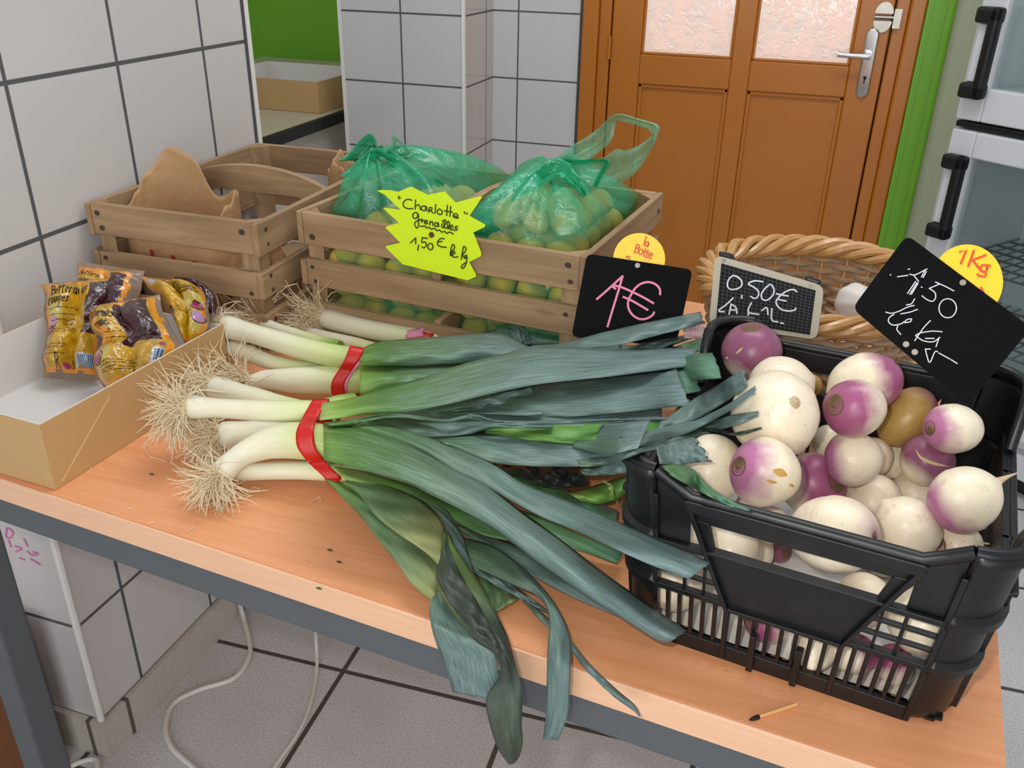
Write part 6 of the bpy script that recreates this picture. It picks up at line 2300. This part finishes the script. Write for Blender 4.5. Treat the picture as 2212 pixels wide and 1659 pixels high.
# the fan that spills over the front edge
leaf(FE, [(200, 20), (330, 40), (500, 80), (700, 140), (870, 180), (1050, 205), (1300, 290), (1500, 380), (1740, 470)], [(280, 110), (430, 150), (600, 190), (760, 270), (870, 325), (1000, 385), (1200, 425), (1480, 462), (1700, 535)], [0.036, 0.034, 0.030, 0.026, 0.022, 0.020, 0.018, 0.016], 'leek_green', (0.42, 0.9), src=Z8, bulge=0.005, seed=30)
leaf(FE, [(860, 328), (1050, 398), (1200, 450), (1350, 520), (1500, 590), (1700, 740), (1900, 880)], [(870, 370), (1000, 450), (1200, 570), (1400, 680), (1600, 770), (1750, 830), (1920, 910)], [0.018, 0.016, 0.014, 0.011, 0.009, 0.007], 'leek', (0.6, 1.0), src=Z8, bulge=0.003, seed=31, over=REST)
leaf(FE, [(1210, 715), (1330, 820), (1450, 935), (1560, 1070), (1690, 1195), (1795, 1285), (1826, 1340)], [(1205, 735), (1310, 850), (1435, 965), (1540, 1100), (1670, 1225), (1780, 1305), (1822, 1345)], [0.012, 0.010, 0.008, 0.006, 0.006], 'leek', (0.7, 1.0), src=Z8, bulge=0.002, seed=32, m=5, hang=0.02)
leaf(FE, [(880, 395), (1050, 445), (1200, 555), (1320, 680), (1400, 800), (1450, 920), (1455, 1060), (1450, 1200), (1440, 1340), (1390, 1470)],
     [(925, 540), (1050, 600), (1180, 660), (1280, 705), (1330, 770), (1345, 860), (1335, 1000), (1330, 1200), (1325, 1350), (1312, 1465)], [0.020, 0.022, 0.024, 0.024, 0.022, 0.02], 'leek', (0.55, 1.0), src=Z8, bulge=0.005, seed=33, hang=0.022)
leaf(FE, [(940, 540), (1060, 600), (1180, 670), (1345, 792)], [(945, 580), (1040, 640), (1160, 705), (1330, 796)], [0.016, 0.015, 0.013, 0.010], 'leek', (0.7, 1.0), src=Z8, bulge=0.002, seed=34)
leaf(FE, [(930, 580), (1020, 610), (1100, 660), (1180, 722)], [(960, 700), (1020, 780), (1070, 785), (1130, 755)], [0.008, 0.007, 0.006, 0.005], 'leek_yellow', (0.4, 0.7), src=Z8, bulge=0.003, seed=35)
leaf(FE, [(560, 145), (660, 200), (760, 290), (800, 380), (840, 470)], [(700, 180), (800, 255), (870, 370), (905, 460), (945, 600)], [0.030, 0.032, 0.032, 0.030, 0.026], 'leek', (0.55, 0.9), src=Z8, bulge=0.004, seed=36)
leaf(FE, [(150, 85), (250, 190), (350, 290), (430, 400), (540, 540), (620, 650), (715, 728)], [(320, 130), (480, 250), (610, 370), (720, 480), (765, 560), (770, 630), (772, 700)], [0.030, 0.028, 0.026, 0.024, 0.022, 0.02], 'leek_yellow', (0.42, 0.75), src=Z8, bulge=0.005, seed=37)
leaf(FE, [(225, 95), (330, 165), (430, 290), (560, 390), (680, 470), (770, 560)], [(420, 110), (560, 150), (680, 210), (760, 290), (790, 370), (800, 470)], [0.036, 0.038, 0.040, 0.040, 0.038, 0.034], 'leek_yellow', (0.46, 0.86), src=Z8, bulge=0.005, seed=38)
leaf(FE, [(715, 722), (708, 800), (722, 880), (745, 960), (790, 1070), (832, 1212)], [(790, 640), (860, 800), (940, 910), (1040, 1000), (1075, 1130), (1110, 1272)], [0.030, 0.024, 0.02, 0.02, 0.02, 0.02], 'leek', (0.62, 1.0), src=Z8, bulge=0.003, seed=39, cut=3, hang=0.024)
leaf(FE, [(790, 365), (768, 500), (742, 630), (790, 740), (860, 840), (960, 950), (1050, 1010), (1085, 1120), (1010, 1245), (1030, 1390), (1075, 1520), (1130, 1600)],
     [(800, 360), (850, 460), (960, 620), (1050, 780), (1120, 920), (1160, 1060), (1192, 1180), (1198, 1300), (1195, 1400), (1203, 1480), (1185, 1560), (1160, 1592)], [0.044, 0.044, 0.040, 0.036, 0.032, 0.03, 0.03], 'leek_wilt', (0.35, 1.0), src=Z8, bulge=0.008, seed=40, hang=0.036, n=70, ripple=0.0028)
leaf(FE, [(788, 400), (765, 500), (748, 610), (835, 770), (960, 905), (1062, 1005)], [(806, 440), (872, 590), (950, 720), (1010, 840), (1060, 930), (1088, 1012)], [0.062, 0.064, 0.062, 0.058, 0.05], 'leek_wilt', (0.60, 0.75), src=Z8, bulge=0.003, seed=41, hang=0.058, ripple=0.002)
# ================================================================ small things on the table
MAT['matchwood'] = plain('match wood', '#dba86a', 0.6, var=0.15, vscale=60)
MAT['burnt'] = plain('burnt match head', '#1c1310', 0.9)
a, c = at(1721, 1521, T + 0.0022), at(1640, 1548, T + 0.0022)
t = thing('matchstick', 'burnt wooden matchstick lying before the black crate near the table edge', 'match', Vector((a.x, a.y, T)))
b = MB(); b.tube([a, c], 0.0018, 4); b.build('stick', MAT['matchwood'], t)
b = MB(); d = (c - a).normalized(); b.tube([c + d * 0.0002, c + d * 0.003, c + d * 0.0065, c + d * 0.009], [0.0018, 0.0019, 0.0015, 0.0006], 8); b.build('burnt_head', MAT['burnt'], t, True)

MAT['scrap'] = plain('dark leaf scrap', '#34502a', 0.7)
for (u, v, label) in ((732, 1214, 'tiny dark leaf scrap on bare table left of the spilling leaves'), (688, 1271, 'tiny green leaf scrap by the pale table edge'), (712, 1188, 'speck of leaf on the bare table below the red band'), (327, 1024, 'small grey green scrap between carton tray and leek roots')):
    p = at(u, v, T + 0.0008)
    b = MB()
    r = 0.0022
    b.prism([p + Vector((r * 1.8, 0, 0)), p + Vector((0.2 * r, 0.7 * r, 0.0006)), p + Vector((-1.5 * r, 0.2 * r, 0)), p + Vector((-0.2 * r, -0.5 * r, 0.0004))], (0, 0, -0.0006))
    tag(b.build('leaf_scrap', MAT['scrap']), label, 'leaf scrap')

rnd = random.Random(12)
for (pts, label) in (([(191, 1022), (196, 1016), (197, 1008), (199, 1000)], 'broken root hair beside the front corner of the tray'), ([(318, 960), (312, 968), (322, 985), (345, 992), (360, 998)], 'curled loose root hair left of the leek roots'),
                     ([(672, 1085), (682, 1078), (690, 1074), (694, 1080)], 'pale root hair on the table below the red band'), ([(560, 1056), (548, 1052), (540, 1058)], 'short root hair under the lowest leek stem'),
                     ([(320, 1132), (328, 1128), (336, 1129)], 'short root hair nearest the tray on the bare table'), ([(275, 1098), (285, 1099)], 'tiny root fibre on the table left of centre'),
                     ([(408, 1148), (414, 1142), (419, 1140)], 'tiny root fibre below the frayed root tuft'), ([(388, 1055), (392, 1062), (402, 1066)], 'tiny curved fibre beside the lowest root tuft')):
    P = [Vector(q) for q in catmull([tuple(at(u, v, T + 0.001)) for u, v in pts], 12)]
    b = MB(); b.tube(P, 0.0006, 5)
    tag(b.build('root_hair', MAT['roots'], None, True), label, 'root hair')

# pinkish scrap of paper behind the leek tips
MAT['pinkpaper'] = plain('pinkish white paper', '#e0bfc4', 0.6)
pp_ = Plane((0.842, 0.150, 0.83), (0.1, -0.85, 0.5))
b = MB()
rows = []
for i in range(7):
    row = []
    for j in range(7):
        q = pp_.uv(pp_.hit(1478 + 56 * j / 6 + 4 * sin(2 * i), 703 + 28 * i / 6 + 3 * sin(3 * j)))
        row.append(pp_.pt(q[0], q[1], 0.003 * sin(2.1 * i + 1.3 * j)))
    rows.append(row)
b.grid(rows)
o = b.build('paper_scrap', MAT['pinkpaper'], None, True)
solid(o, 0.0006)
tag(o, 'pinkish white scrap of paper between the leek tips and the black crate', 'paper')
bpy.context.view_layer.update()
